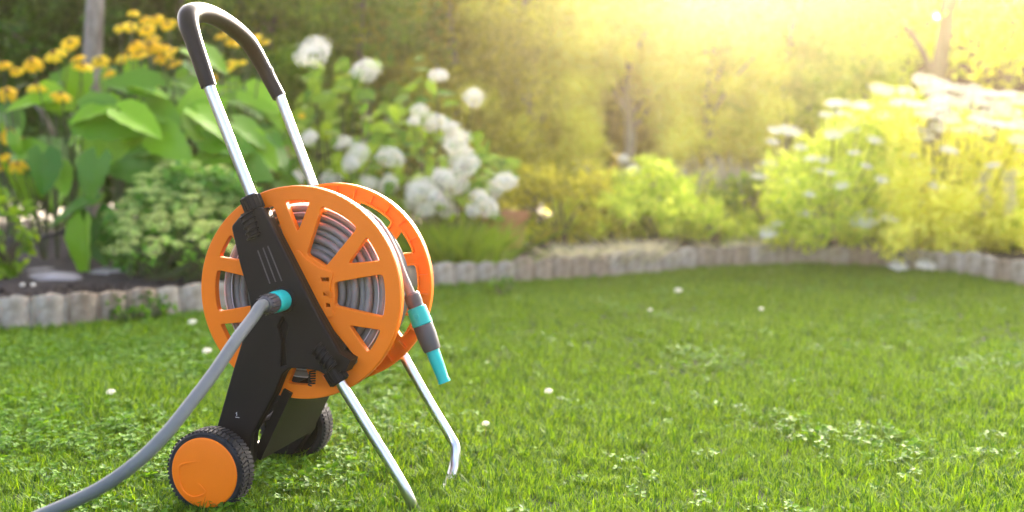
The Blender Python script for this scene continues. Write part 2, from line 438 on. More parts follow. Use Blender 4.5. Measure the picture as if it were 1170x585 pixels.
# side frames
OUT = [(264, 259), (277, 243), (299, 236), (357, 349), (392, 411), (394, 420), (378, 433), (364, 424), (343, 421), (330, 421), (322, 428), (312, 453), (287, 498), (286, 530),
       (264, 562), (236, 560), (224, 540), (247, 490), (266, 423), (278, 385), (286, 352), (284, 338), (273.6, 301)]
slot = [(323, 361), (329, 373), (325.5, 390), (327, 418), (320, 419), (321.5, 390), (317, 373)]
o2 = [Vector((L(x, y, .07).x, L(x, y, .07).z)) for x, y in OUT]; s2 = [Vector((L(x, y, .07).x, L(x, y, .07).z)) for x, y in slot]
o2r = clean(round_poly(o2, .006, 3))
def inset(P, d):
    N = len(P); out = []
    ar = sum(P[i].x * P[(i + 1) % N].y - P[(i + 1) % N].x * P[i].y for i in range(N)); sg = 1 if ar > 0 else -1
    for i in range(N):
        t = (P[(i + 1) % N] - P[i - 1]).normalized(); out.append(P[i] + Vector((-t.y, t.x)) * d * sg)
    return out
def side_frame(y0, y1, front):
    mb = MB().mat(M['black'])
    if front:
        mb.take(slab(o2r, [clean(round_poly(s2, .002, 2))], y0, y0 + .014, .0030)); mb.take(slab(inset(o2r, .0015), [], y0 + .0115, y1, .001))
    else: mb.take(slab(o2r, [], y0, y1, .003))
    return mb
sf = side_frame(.070, .104, True).build('side_frame', cart, 28)
side_frame(.350, .384, False).build('side_frame', cart, 28)
def nut(mbx, p, d, r, ln, ribs=16):
    d = Vector(d).normalized(); a = d.orthogonal().normalized(); b = d.cross(a)
    mbx.lathe([(0, r * .86), (ln * .1, r), (ln * .9, r), (ln, r * .86)], p, d, 32)
    for k in range(ribs):
        w = 2 * math.pi * k / ribs; c = Vector(p) + d * ln * .5 + (a * math.cos(w) + b * math.sin(w)) * r
        mbx.tube([c - d * ln * .42, c + d * ln * .42], r * .085, 5)
DT = (L(287, 222, .085) - L(237, 97, .085)).normalized()          # handle tube direction, downwards
DL = (L(452, 540, .085) - L(389, 438, .085)).normalized()         # leg tube direction
for y, both in ((.085, True), (.368, False)):
    up = Vector((L(286, 226, .085).x, y, L(286, 226, .085).z)); lo = Vector((L(389, 437, .085).x, y, L(389, 437, .085).z))
    mb = MB().mat(M['black']); nut(mb, up - DT * .004, DT, .0185, .030); mb.build('tube_collar', cart)
    mb = MB().mat(M['black']); nut(mb, lo, -DL, .0185, .030); mb.build('tube_collar', cart)
# threaded bosses that stand out of the near frame
for (a_, b_) in (((283, 243), (292, 272)), ((381, 420), (362, 396))):
    p0 = L(*a_, .074); p1 = L(*b_, .074); d = (p1 - p0); n = 5
    mb = MB().mat(M['black']); mb.tube([p0, p0.lerp(p1, .5), p1], [.0135, .0135, .012], 16)
    dn = d.normalized(); a = Vector((0, -1, 0)); b = dn.cross(a)
    for k in range(n):
        c = p0 + d * (.08 + .84 * k / (n - 1)); arc = []
        for j in range(9): w = R(-80 + 160 * j / 8); arc.append(c + (a * math.cos(w) + b * math.sin(w)) * .0145 + dn * .003 * math.sin(w))
        mb.tube(arc, [.0012] + [.0022] * 7 + [.0012], 6)
    mb.build('threaded_boss', cart)
# three raised lines on the frame
for q0, q1 in (((294.5, 286), (308.5, 324)), ((300.5, 283), (315, 322)), ((306, 281), (322, 321))):
    mb = MB().mat(M['dgrey']); mb.tube([L(*q0, .0695), L(*q1, .0695)], .0013, 6); mb.build('raised_line', cart)
# moulded round seat of the hose inlet and small mark on the leg
HB = L(324, 342.5, .07)
mb = MB().mat(M['black']); mb.lathe([(0, .024), (-.003, .0235), (-.005, .021), (-.005, .0), ], HB, (0, 1, 0), 32, False); mb.build('inlet_seat', cart)
mb = MB().mat(M['paleline'])
for q0, q1 in (((270.5, 471), (270.5, 475)), ((269, 476.5), (273.5, 477.2)), ((269.5, 472.5), (270.5, 471))):
    mb.tube([L(*q0, .0696), L(*q1, .0696)], .0006, 4)
mb.build('printed_mark', cart)
# low block at the lower end of the diagonal
mb = MB().mat(M['black'])
c = L(394, 412, .090); mb.box(c, (.030, .040, .026), Matrix.Rotation(R(28), 3, 'Y')); mb.build('frame_end_block', cart)
# little spring catch under the frame
mb = MB().mat(M['black']); p0 = L(357, 424, .085); p1 = L(356, 440, .085); hel = []
for k in range(60):
    w = k * .62; hel.append(p0.lerp(p1, k / 59) + Vector((math.cos(w), math.sin(w), 0)) * .006)
mb.tube(hel, .0015, 5); mb.build('catch_spring', cart)
# cross panel between the legs
mb = MB().mat(M['black'])
pa, pb = Vector((.052, 0, .083)), Vector((.118, 0, .215)); dd = (pb - pa)
mb.box(((pa.x + pb.x) / 2, .226, (pa.z + pb.z) / 2), (.018, .25, dd.length), Matrix.Rotation(math.atan2(dd.x, dd.z), 3, 'Y'))
mb.build('cross_panel', cart)
mb = MB().mat(M['dgrey']); arc = []
for k in range(13):
    u = k / 12; arc.append(L(303 + 22 * u, 478 - 25 * u ** 1.8, .13) + Vector((.0, 0, .0)))
mb.tube(arc, .004, 8); mb.build('panel_arc', cart)  # thin dark grey arc at the cross panel
# wheels
WX, WZ = -.002, .078
def wheel(y0, flip):
    w = link('wheel', MB().mat(M['black']).take(bpy.data.meshes.new('x')).lathe([(0, .060), (.046, .060)], (0, 0, 0), (0, 1, 0), 40).mesh('wheel'), cart)
    w.location = (WX, y0, WZ)
    if flip: w.rotation_euler = (0, 0, math.pi)
    mb = MB().mat(M['rubber'])
    mb.lathe([(.003, .0625), (-.001, .065), (-.001, .0715), (.003, .0745), (.045, .0745), (.049, .071), (.049, .062)], (0, 0, 0), (0, 1, 0), 72, False)
    for k in range(56):
        a = 2 * math.pi * k / 56
        for yy in (.0125, .0355):
            c = Vector((math.cos(a) * .0755, yy, math.sin(a) * .0755))
            mb.box(c, (.0035, .0195, .0052), Matrix.Rotation(-a, 3, 'Y') @ Matrix.Rotation(R(12 if yy < .02 else -12), 3, 'X'))
    mb.build('tyre', w, 30)
    mb = MB().mat(M['orange'])
    mb.lathe([(.004, .0655), (-.001, .0655), (-.0035, .0635), (-.0045, .058), (-.0062, .03), (-.0067, .0001)], (0, 0, 0), (0, 1, 0), 72, False)
    cap = mb.build('hub_cap', w, 30)
    # the embossed emblem: an open rounded bow round a short pointer
    mb = MB().mat(M['orange'])
    B = [(.031, .0), ]
    pts = [(232, 526), (219, 527.5), (208.5, 530.5), (206, 537), (206.5, 548), (209, 556), (214, 563), (223, 567), (234, 564), (236, 560), (231, 554), (227.5, 551)]
    P = []
    for (x, y) in pts:
        q = L(x, y, 0); rr = math.hypot(q.x - WX, q.z - WZ); P.append(Vector((q.x - WX, -.0058 + .0014 * (rr / .06) ** 2 , q.z - WZ)))
    mb.tube(spline(P, 5), lerp([.0008, .0022, .0026, .0020, .0024, .0023, .0024, .0022, .0020, .0016, .0024, .0008], 5), 6, flat=1)
    mb.build('embossed_emblem', cap)
    return w
wheel(0, False); wheel(.428, True)
mb = MB().mat(M['steel']); mb.lathe([(.045, .006), (.385, .006)], (WX, 0, WZ), (0, 1, 0), 16); mb.build('axle', cart)
# handle: two tubes and the moulded grip
for side_ in (0, 1):
    y = .085 if side_ == 0 else .369
    a = L(288.5, 226, .085) if side_ == 0 else L(358.5, 214, .369) + DT * .01
    b = L(237, 95, .085) if side_ == 0 else L(318, 106, .369)
    a = Vector((a.x, y, a.z)); b = Vector((b.x, y, b.z))
    mb = MB().mat(M['steel']); mb.tube([a, a.lerp(b, .5), b], .0103, 20); mb.build('handle_tube', cart)
GP = [(238.5, 99, .085), (230, 73, .085), (221.5, 48, .088), (215.5, 28, .096), (217, 17, .118), (232, 14.5, .165), (250, 21, .222), (269, 34, .285), (284, 49, .332), (297, 70, .359), (307, 89, .369), (319, 111, .3695)]
GR = [.0146, .0152, .0160, .0185, .0205, .0188, .0178, .0178, .0172, .0156, .0146, .0142]
mb = MB().mat(M['grip']); mb.tube(spline([L(*g) for g in GP], 8), lerp(GR, 8), 28); grip = mb.build('handle_grip', cart, 50)
for q in ((232.5, 62, .085), (311, 80.5, .369)):
    mb = MB().mat(M['black']); c = L(*q); mb.box(c, (.004, .006, .014), Matrix.Rotation(R(-18), 3, 'Y')); mb.build('grip_catch', grip)
# front legs: one bent tube
LG = [L(387, 434, .085), L(420, 488, .085), L(452, 540, .085), Vector((.358, .088, .038)), Vector((.367, .100, .008)), Vector((.369, .135, -.012)),
      Vector((.368, .23, -.014)), Vector((.366, .305, -.008)), Vector((.369, .345, .018)), L(520.5, 513, .362), L(514, 498, .369), L(490, 458, .369), L(458, 401, .369), L(446, 378, .369)]
mb = MB().mat(M['steel']); mb.tube(spline(LG, 8), .0100, 20); mb.build('leg_tube', cart)

# ---------------------------------------------------------------- coiled hose and nozzle (wound on the reel: its own thing)
coil = empty('garden_hose', G0, -TH, 'long grey garden hose wound on the orange reel, its spray end hanging at the right', 'garden hose')
mb = MB().mat(M['hosecoil'])
hr = .0077; cols = 12; lay = 7
for li in range(lay):
    rad = .0745 + .0138 * li
    for ci in range(cols):
        if 2 < ci < cols - 2 and li < lay - 2: continue
        y = T_N + .0235 + hr + (T_F - T_N - .047 - 2 * hr) * (ci + (.5 if li % 2 else 0)) / (cols - .5)
        rr = rad + rng.uniform(-.0012, .0012); P = []; ph = rng.uniform(0, 6.28); ox, oz = rng.uniform(-.001, .001, 2)
        if li == lay - 1 and ci in (3, 4): continue
        for k in range(64):
            w = 2 * math.pi * k / 64; r2 = rr + .0012 * math.sin(2 * w + ph)
            P.append((DC[0] + ox + r2 * math.cos(w), y + .002 * math.sin(w + ph), DC[1] + oz + r2 * math.sin(w)))
        mb.tube(P, hr, 8, closed=True)
mb.build('hose_coil', coil, 60)
# pale rings modelled for the white highlight line on the outer turns
mb = MB().mat(M['paleline'])
for rr, yy in ((.1588 + .0040, T_N + .0238), (.1450 + .0040, T_N + .0250)):
    P = [(DC[0] + rr * math.cos(2 * math.pi * k / 72), yy, DC[1] + rr * math.sin(2 * math.pi * k / 72)) for k in range(72)]
    mb.tube(P, .0012, 6, closed=True)
mb.build('hose_highlight', coil, 60)
E0 = [L(405, 236, .25), L(432, 256, .235), L(449, 285, .21), L(460, 314, .195), L(470, 337, .19), L(473, 345, .19)]
mb = MB().mat(M['hose']); mb.tube(spline(E0, 8), .0088, 16); mb.build('hose_end', coil, 60)
p0 = L(469.5, 335, .19); p1 = L(508, 437, .19); D = (p1 - p0).normalized(); LN = (p1 - p0).length
def seg(name, prof, m, ribs=0, par=coil):
    mb = MB().mat(m); mb.lathe([(a * LN, r) for a, r in prof], p0, D, 32)
    if ribs:
        a0, a1, rr = prof[1][0] * LN, prof[-2][0] * LN, prof[1][1]; e = D.orthogonal().normalized(); g = D.cross(e)
        for k in range(ribs):
            w = 2 * math.pi * k / ribs; c = p0 + (e * math.cos(w) + g * math.sin(w)) * rr
            mb.tube([c + D * a0, c + D * a1], rr * .07, 5)
    return mb.build(name, par, 35)
seg('connector_cap', [(.0, .0125), (.02, .0155), (.10, .0160), (.115, .0150), (.125, .0150), (.14, .0150), (.17, .0150)], M['dgrey'], 0)
ring = seg('connector_ring', [(.155, .0155), (.165, .0185), (.25, .0192), (.345, .0200), (.355, .0185)], M['teal'], 0)
mb = MB().mat(M['teal']); c = p0 + D * LN * .25 + Vector((0, -1, 0)) * .0185
mb.lathe([(0, .006), (.0015, .0055), (.002, .0)], c, (0, -1, 0), 16, False); mb.build('ring_button', ring)
seg('connector_body', [(.35, .0175), (.36, .0190), (.48, .0192), (.62, .0170), (.64, .0160)], M['dgrey'], 0)
seg('spray_nozzle', [(.63, .0125), (.64, .0132), (.80, .0122), (.965, .0108), (.985, .0122), (1.0, .0118), (1.0, .006)], M['teal'], 0)

# ---------------------------------------------------------------- supply hose
sup = empty('supply_hose', ground(50, 588), 0, 'grey hose running from turquoise connector at the reel down into the lawn', 'garden hose')
Rc = Matrix.Translation(G0) @ Matrix.Rotation(-TH, 4, 'Z'); inv = Matrix.Translation(-sup.location)
def W(p): return inv @ (Rc @ Vector(p))
ax = (Rc.to_3x3() @ Vector((0, -1, 0))).normalized(); hb = W(HB)
def seg2(name, prof, m, ribs=0):
    mb = MB().mat(m); mb.lathe(prof, hb, ax, 32)
    if ribs:
        a0, a1, rr = prof[1][0], prof[-2][0], prof[1][1]; e = ax.orthogonal().normalized(); g = ax.cross(e)
        for k in range(ribs): w = 2 * math.pi * k / ribs; c = hb + (e * math.cos(w) + g * math.sin(w)) * rr; mb.tube([c + ax * a0, c + ax * a1], rr * .06, 5)
    return mb.build(name, sup, 35)
seg2('connector_ring', [(.004, .0165), (.008, .0195), (.030, .0200), (.045, .0192), (.047, .0180)], M['teal'])
seg2('connector_cap', [(.046, .0165), (.050, .0178), (.070, .0172), (.080, .0150), (.083, .0130)], M['dgrey'], 14)
h0 = W(HB) + ax * .070; h1 = W(HB) + ax * .095
wl = sup.location
HP = [h0, h1] + [at(x, y, Y) - wl for x, y, Y in ((289, 363, 2.035), (270, 388, 1.985), (245, 425, 1.93), (216, 463, 1.88), (190, 495, 1.845), (160, 525, 1.825), (122, 553, 1.82), (86, 572, 1.825), (46, 589, 1.84), (-10, 611, 1.87))]
HP += [Vector((-1.02, 1.90, .035)) - wl, Vector((-1.25, 1.97, .014)) - wl, Vector((-1.7, 2.1, .014)) - wl]
mb = MB().mat(M['hose']); mb.tube(spline(HP, 8), .0107, 20); mb.build('hose_line', sup, 60)

# ---------------------------------------------------------------- leaf, flower and stem shapes
def leaf_shape(n=8, m=3, w=.42, heart=.0, fold=.22, droop=.25, serr=0, tip=1.0, name='leaf'):
    """unit leaf along +X, up +Z"""
    v = []; f = []
    for i in range(n + 1):
        t = i / n
        ww = w * (math.sin(math.pi * min(1, t ** (.62 if not heart else .5))) ** .8) if 0 < t < 1 else (.0 if t >= 1 else .02 + heart * w * .35)
        if t == 1: ww = .002
        for j in range(-m, m + 1):
            u = j / m; y = u * ww * (1 + (serr * (1 if i % 2 else -1) if abs(j) == m else 0))
            x = t - heart * .18 * abs(u) * (1 - t) ** 3 * 1.6
            z = fold * abs(u) * ww - droop * t * t + .012 * math.sin(t * 14 + abs(u) * 3)
            v.append((x, y, z))
    k = 2 * m + 1
    for i in range(n):
        for j in range(k - 1): a = i * k + j; f.append((a, a + k, a + k + 1, a + 1))
    return mesh(name, v, f, None, True)
LM = {}
def leafmesh(kind, mt):
    key = (kind, mt.name)
    if key not in LM:
        K = {'heart': dict(n=9, m=3, w=.44, heart=1, droop=.30, serr=.05), 'heart2': dict(n=9, m=3, w=.40, heart=.8, fold=.35, droop=.12, serr=.05),
             'oval': dict(n=5, m=1, w=.27, droop=.28, fold=.3), 'oval2': dict(n=5, m=1, w=.33, droop=.1, fold=.2), 'sedum': dict(n=4, m=1, w=.26, droop=-.15, fold=.35)}[kind]
        LM[key] = leaf_shape(name='leaf', **K); LM[key].materials.append(mt)
    return LM[key]
def basis(d, up):
    x = Vector(d).normalized(); z = Vector(up) - x * Vector(up).dot(x)
    if z.length < 1e-4: z = x.orthogonal()
    z.normalize(); y = z.cross(x); return Matrix((x, y, z)).transposed()
def put(name, me, parent, pos, d, up, s):
    if name == 'flower_head':
        up = Vector(up).normalized(); d = Vector(d); d = d - up * d.dot(up)
        if d.length < .05: d = up.orthogonal()
    o = bpy.data.objects.new(name, me); COL.objects.link(o); o.parent = parent
    o.matrix_local = Matrix.Translation(Vector(pos) - parent.location) @ basis(d, up).to_4x4() @ Matrix.Diagonal((s, s, s, 1)); return o
def rv(a=1): return Vector((random.uniform(-a, a), random.uniform(-a, a), random.uniform(-a, a)))
# yellow daisy head: petals, centre, unit radius 1, facing +Z
def daisy(np_, droop, w=.20):
    v = []; f = []
    for k in range(np_):
        a = 2 * math.pi * k / np_ + random.uniform(-.08, .08); L_ = random.uniform(.88, 1.05); c, s = math.cos(a), math.sin(a); n0 = len(v)
        for (r, ww, z) in ((.16, .09, .02), (.5, w, .04 - droop * .3), (.82, w * .85, -droop * .7), (1.0 * L_, .05, -droop * 1.1)):
            for u in (-1, 0, 1): v.append((c * r * L_ - s * u * ww, s * r * L_ + c * u * ww, z - abs(u) * .04 * r + random.uniform(-.01, .01)))
        for i in range(3):
            for j in range(2): q = n0 + i * 3 + j; f.append((q, q + 3, q + 4, q + 1))
    return mesh('flower_head', v, f, M['petal'], True)
DAISY = [daisy(12, .35), daisy(13, .6), daisy(11, .15)]
mb = MB().mat(M['cone']); blob(mb, (0, 0, .05), .22, .75, 10, 6, .06); CONE = mb.mesh('flower_centre')
# ball of four-petalled florets (hydrangea), unit radius
def mophead(nfl, fl, flat=1.0, half=-.45, mt='whiteflower', nm='flower_head'):
    v = []; f = []; g = math.pi * (3 - 5 ** .5)
    for i in range(nfl):
        z = 1 - (i + .5) * (1 - half) / nfl; r = math.sqrt(max(0, 1 - z * z)); a = g * i
        n = Vector((r * math.cos(a), r * math.sin(a), z)); rad = 1 + random.uniform(-.16, .10) + .09 * math.sin(3.1 * n.x + 5 * n.y + nfl) + .08 * math.cos(5 * n.z + 3.7 * n.x + nfl)
        c = Vector((n.x, n.y, n.z * flat)) * rad; t = n.orthogonal().normalized(); b = n.cross(t); w0 = random.uniform(0, 1.57)
        nn = (n + rv(.25)).normalized()
        for k in range(4):
            w = w0 + k * math.pi / 2; d = t * math.cos(w) + b * math.sin(w); e = t * -math.sin(w) + b * math.cos(w); q = len(v)
            v += [c, c + d * fl * .55 + e * fl * .36 + nn * fl * .1, c + d * fl + nn * fl * random.uniform(-.1, .15), c + d * fl * .55 - e * fl * .36 + nn * fl * .1]
            f.append((q, q + 1, q + 2, q + 3))
    return mesh(nm, v, f, M[mt])
MOP = [mophead(64, .24), mophead(56, .27, .85), mophead(70, .22, .92)]
UMB = [mophead(60, .17, .20, .1), mophead(50, .18, .28, .0), mophead(46, .20, .16, .15)]
CREAM = [mophead(44, .22, 1.0, -.9, 'whiteyellow')]
SED = [mophead(46, .15, .60, .0, 'sedumflower'), mophead(40, .17, .75, -.1, 'sedumflower'), mophead(34, .16, .5, .1, 'sedumflower')]

def stems_part(root, mt, paths, name='stem', n=5):
    mb = MB().mat(mt)
    for pts, r0, r1 in paths:
        P = spline([Vector(p) - root.location for p in pts], 4); mb.tube(P, [r0 + (r1 - r0) * i / (len(P) - 1) for i in range(len(P))], n)
    return mb.build(name, root, 60)
def base_z(x, y): return bed_z(x, y) - .03

# ---------------------------------------------------------------- big-leaved yellow daisies on the left
def daisy_plant(xc, label, leaves, flowers, Y0, nst, kind=('heart', 'heart2'), lm='bigleaf', group='yellow daisy plants in the left of the bed'):
    p = at(xc, 290, Y0); root = empty('daisy_plant', (p.x, p.y, base_z(p.x, p.y)), 0, label, 'flowering plant', group)
    st = []; tips = []
    for (x, y, Y) in [(random.uniform(-.22, .22), 0, random.uniform(-.2, .25)) for _ in range(nst)]:
        b = root.location + Vector((x * .6, Y * .7, 0)); tips.append(b)
    for (fx, fy, w, Y) in flowers:
        c = at(fx, fy, Y); s = w / 2 * Y / FPX * 1.12
        up = Vector((random.uniform(-.35, .35), random.uniform(-1.3, -.35), 1)).normalized()
        h = put('flower_head', random.choice(DAISY), root, c, Vector((random.uniform(-1, 1), random.uniform(-1, 1), 0)), up, s)
        k = link('flower_centre', CONE, h)
        b = min(tips, key=lambda q: abs(q.x - c.x)); mid = b.lerp(c, .6) + Vector((0, 0, .08)) + rv(.04)
        st.append(([b, mid, c - up * s * .1], .005, .0022))
    for (lx, ly, ln, ang, Y) in leaves:
        c = at(lx, ly, Y); s = ln * .92 * Y / FPX
        d = Vector((math.cos(R(ang)), random.uniform(-.55, -.1), math.sin(R(ang)))).normalized()
        up = (Vector((0, -.6, .75)) + rv(.5)).normalized()
        pos = c - d * s * .45
        put('leaf', leafmesh(random.choice(kind), M[lm]), root, pos, d, up, s)
        b = min(tips, key=lambda q: abs(q.x - pos.x)); j = Vector((b.x + (pos.x - b.x) * .3, b.y + .05, max(root.location.z + .08, pos.z - .06)))
        st.append(([b, b.lerp(j, .6) + Vector((0, 0, .03)), j, pos + d * s * .05], .005, .0025))
    stems_part(root, M['stem'], st)
    return root
def fill(x0, x1, y0, y1, n, ln=(22, 40), Y=(5.65, 6.7), dark=False):
    o = []
    for _ in range(n):
        x = random.uniform(x0, x1); y = random.uniform(y0, y1)
        o.append((x, y, random.uniform(*ln), random.choice((random.uniform(-70, -15), random.uniform(195, 250))), random.uniform(*Y)))
    return o
FLA = [(80, 48, 22), (61, 60, 26), (36, 69, 22), (4, 71, 16), (19, 81, 15), (89, 64, 18), (95, 75, 22), (42, 97, 25), (8, 104, 24), (69, 107, 24), (11, 155, 25), (32, 168, 20), (20, 187, 22), (2, 188, 18), (4, 177, 14)]
FLB = [(114, 68, 21), (123, 81, 15), (152, 12, 14), (164, 21, 13), (177, 19, 17), (192, 27, 19), (138, 29, 17), (149, 29, 17), (168, 33, 19), (172, 40, 19), (153, 49, 20), (172, 50, 20), (188, 51, 20), (141, 62, 21),
       (158, 62, 20), (186, 62, 23), (195, 58, 17), (199, 72, 19), (176, 97, 9)]
FLC = [(243, 87, 12), (252, 39, 15), (266, 45, 17), (290, 41, 17), (261, 74, 21), (276, 69, 11), (235, 75, 11), (302, 47, 12), (345, 132, 8), (212, 30, 12)]
jit = lambda F, a, b: [(x, y, w, random.uniform(a, b)) for x, y, w in F]
LFA = [(35, 118, 58, 190, 5.6), (64, 113, 44, -20, 5.6), (88, 100, 42, -95, 5.7), (50, 198, 54, -85, 5.35), (70, 205, 44, -60, 5.45), (40, 173, 46, 5, 5.4), (18, 165, 30, -80, 5.4), (104, 203, 56, -105, 5.4),
       (83, 243, 62, 205, 5.35), (96, 286, 74, -92, 5.25), (112, 272, 62, -72, 5.35), (20, 205, 40, -60, 5.6), (60, 165, 52, -15, 5.7), (30, 232, 40, -50, 5.8), (10, 135, 40, -30, 5.8)]
LFB = [(106, 128, 58, 200, 5.5), (128, 138, 74, -12, 5.5), (160, 140, 62, -28, 5.45), (150, 97, 60, 172, 5.6), (172, 105, 46, -10, 5.6), (92, 150, 44, -150, 5.7), (150, 192, 56, 178, 5.5), (130, 175, 56, -40, 5.6),
       (196, 165, 56, -30, 5.5), (185, 130, 58, -20, 5.6), (120, 165, 50, 195, 5.7), (210, 185, 54, -15, 5.6), (170, 172, 58, 185, 5.55)]
LFC = [(225, 118, 56, 200, 5.7), (245, 140, 56, -30, 5.6), (262, 165, 60, -10, 5.6), (222, 100, 48, -15, 5.8), (285, 150, 52, -25, 5.7), (300, 175, 54, -45, 5.7), (245, 175, 56, 190, 5.6), (285, 190, 58, -20, 5.6), (320, 180, 50, -40, 5.8),
       (270, 115, 52, 175, 5.9), (300, 115, 50, -30, 5.9), (240, 65, 52, -20, 5.9), (225, 150, 50, -60, 5.7)]
daisy_plant(50, 'yellow daisy plant with heart shaped leaves at the left edge beside the grey trunk', LFA + fill(0, 105, 95, 240, 20), jit(FLA, 5.45, 5.8), 5.75, 5)
daisy_plant(165, 'tall yellow daisy plant crowded with flowers, just right of the grey trunk', LFB + fill(105, 215, 85, 215, 20), jit(FLB, 5.7, 6.1), 5.9, 6)
daisy_plant(270, 'leafy yellow daisy plant with few flowers seen through the cart handle', LFC + fill(205, 335, 75, 215, 26), jit(FLC, 5.9, 6.3), 6.0, 6)

# ---------------------------------------------------------------- sedum in front
p = at(212, 318, 5.28); sed = empty('sedum_plant', (p.x, p.y, base_z(p.x, p.y)), 0, 'rounded pale green sedum bush with flat flower heads behind the reel', 'shrub')
st = []; k = 0
def dome(px, cx=213, w=103, top=186, bot=325): u = (px - cx) / w; return bot - (bot - top) * math.sqrt(max(0, 1 - abs(u) ** 2.6))
heads = []
for _ in range(1500):
    x = random.uniform(116, 315); y = random.uniform(186, 288); yt = dome(x)
    if y < yt + 2: continue
    dep = (y - yt) / 80
    if random.random() < dep ** .7 * .8: continue
    if any(abs(x - a) < 11 and abs(y - b) < 7 for a, b in heads): continue
    heads.append((x, y))
for (x, y) in heads:
    Y = 5.42 - (y - dome(x)) / 80 * .42 + random.uniform(-.05, .05); c = at(x, y, Y); s = random.uniform(7.5, 11) * Y / FPX
    up = (Vector((0, -.25, 1)) + rv(.2)).normalized(); put('flower_head', random.choice(SED), sed, c, rv(1) + Vector((.1, .1, 0)), up, s)
    b = sed.location + Vector((random.uniform(-.22, .22), random.uniform(-.12, .12), 0)); mid = b.lerp(c, .5) + Vector(((c.x - b.x) * .25, 0, 0))
    st.append(([b, mid, c], .005, .0025))
    for q in range(3):
        t = random.uniform(.35, .93); pp = b.lerp(c, t) + Vector(((c.x - b.x) * .12, 0, 0)); a = random.uniform(0, 6.28)
        if k < 290:
            put('leaf', leafmesh('sedum', M['sedumleaf']), sed, pp + Vector((0, -.02, 0)), Vector((math.cos(a), math.sin(a) - .4, random.uniform(.1, .9))), Vector((0, -.3, 1)), random.uniform(.035, .06)); k += 1
stems_part(sed, M['stem'], st)

def cloud(n, centres, sizes, leaf, aspect=.5, up=.3, flatten=1.0):
    """n small leaf faces scattered round clump centres; centres (m,3), sizes (m,)"""
    m = len(centres); idx = rng.integers(0, m, n); c = centres[idx]; s = sizes[idx][:, None]
    d = rng.normal(size=(n, 3)); d /= np.linalg.norm(d, axis=1)[:, None]
    rr = rng.uniform(0, 1, (n, 1)) ** .45; P = c + d * rr * s * np.array([1, 1, flatten])
    t = rng.normal(size=(n, 3)); t[:, 2] -= .3; t /= np.linalg.norm(t, axis=1)[:, None]
    nn = rng.normal(size=(n, 3)) + np.array([0, -.3, up * 3]); b = np.cross(nn, t); b /= np.linalg.norm(b, axis=1)[:, None]
    l = leaf * rng.uniform(.65, 1.3, (n, 1)); w = l * aspect; cr = np.cross(t, b)
    V = np.stack([P, P + t * l * .45 + b * w * .5 + cr * w * .12, P + t * l, P + t * l * .45 - b * w * .5 + cr * w * .12], 1).reshape(-1, 3)
    F = np.arange(4 * n).reshape(n, 4); return V, F
# filler foliage of the sedum (inner leaves nobody could count)
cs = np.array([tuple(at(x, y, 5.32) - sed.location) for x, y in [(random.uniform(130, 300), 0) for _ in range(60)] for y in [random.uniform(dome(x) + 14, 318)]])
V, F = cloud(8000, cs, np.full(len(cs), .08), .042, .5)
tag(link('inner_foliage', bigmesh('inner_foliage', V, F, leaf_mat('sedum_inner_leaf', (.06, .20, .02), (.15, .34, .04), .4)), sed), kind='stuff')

# ---------------------------------------------------------------- hydrangea with white mopheads
def bush(name, label, cat, root_px, Y0, heads, headmeshes, leafspots, lm, lk, stemmat, group=None, upf=.3, hs=1.0):
    p = at(*root_px, Y0); root = empty(name, (p.x, p.y, base_z(p.x, p.y)), 0, label, cat, group); st = []
    def base(c): return root.location + Vector(((c.x - root.location.x) * .45 + random.uniform(-.05, .05), random.uniform(-.08, .08), 0))
    for (x, y, w, Y) in heads:
        c = at(x, y, Y); s = w / 2 * Y / FPX * hs; up = (Vector((0, -.5, .8)) + rv(.35)).normalized()
        hd = put('flower_head', random.choice(headmeshes), root, c, rv(1) + Vector((.1, 0, .1)), up, s); hd.scale = (s * random.uniform(.88, 1.22), s * random.uniform(.82, 1.1), s * random.uniform(.72, 1.0))
        b = base(c); st.append(([b, b.lerp(c, .55) + Vector((0, .03, .06)), c - up * s * .2], .005, .003))
    for (x, y, ln, ang, Y) in leafspots:
        c = at(x, y, Y); s = ln * Y / FPX; d = Vector((math.cos(R(ang)), random.uniform(-.6, .1), math.sin(R(ang)))).normalized()
        up = (Vector((0, -.6, .8)) + rv(.4)).normalized(); put('leaf', leafmesh(random.choice(lk), M[lm]), root, c - d * s * .4, d, up, s)
    for _ in range(26):
        q = random.choice(leafspots); c = at(q[0], q[1], q[4]); b = base(c); st.append(([b, b.lerp(c, .5) + Vector((0, .03, .05)), c], .005, .002))
    stems_part(root, stemmat, st); return root
HY1 = [(358, 61, 38), (418, 82, 33), (353, 158, 23), (392, 164, 23), (410, 175, 23), (402, 188, 24), (446, 180, 27), (338, 205, 23), (377, 206, 25), (420, 211, 25), (444, 211, 25)]
HY2 = [(501, 87, 19), (541, 112, 25), (473, 139, 15), (480, 128, 23), (498, 141, 23), (521, 163, 35), (531, 190, 34), (527, 178, 26), (506, 203, 25), (481, 218, 36), (521, 213, 25), (509, 238, 27), (486, 240, 23), (563, 217, 27), (577, 208, 25),
       (548, 226, 21), (558, 238, 25), (540, 241, 17), (470, 232, 22), (498, 226, 22), (515, 146, 18)]
def spots(n, test, box, ln, Y, ang=None):
    o = []
    while len(o) < n:
        x = random.uniform(box[0], box[2]); y = random.uniform(box[1], box[3])
        if test(x, y): o.append((x, y, random.uniform(*ln), random.uniform(-80, 20) if random.random() < .5 else random.uniform(160, 260), random.uniform(*Y)))
    return o
t1 = lambda x, y: y > 95 + abs(x - 385) * .25
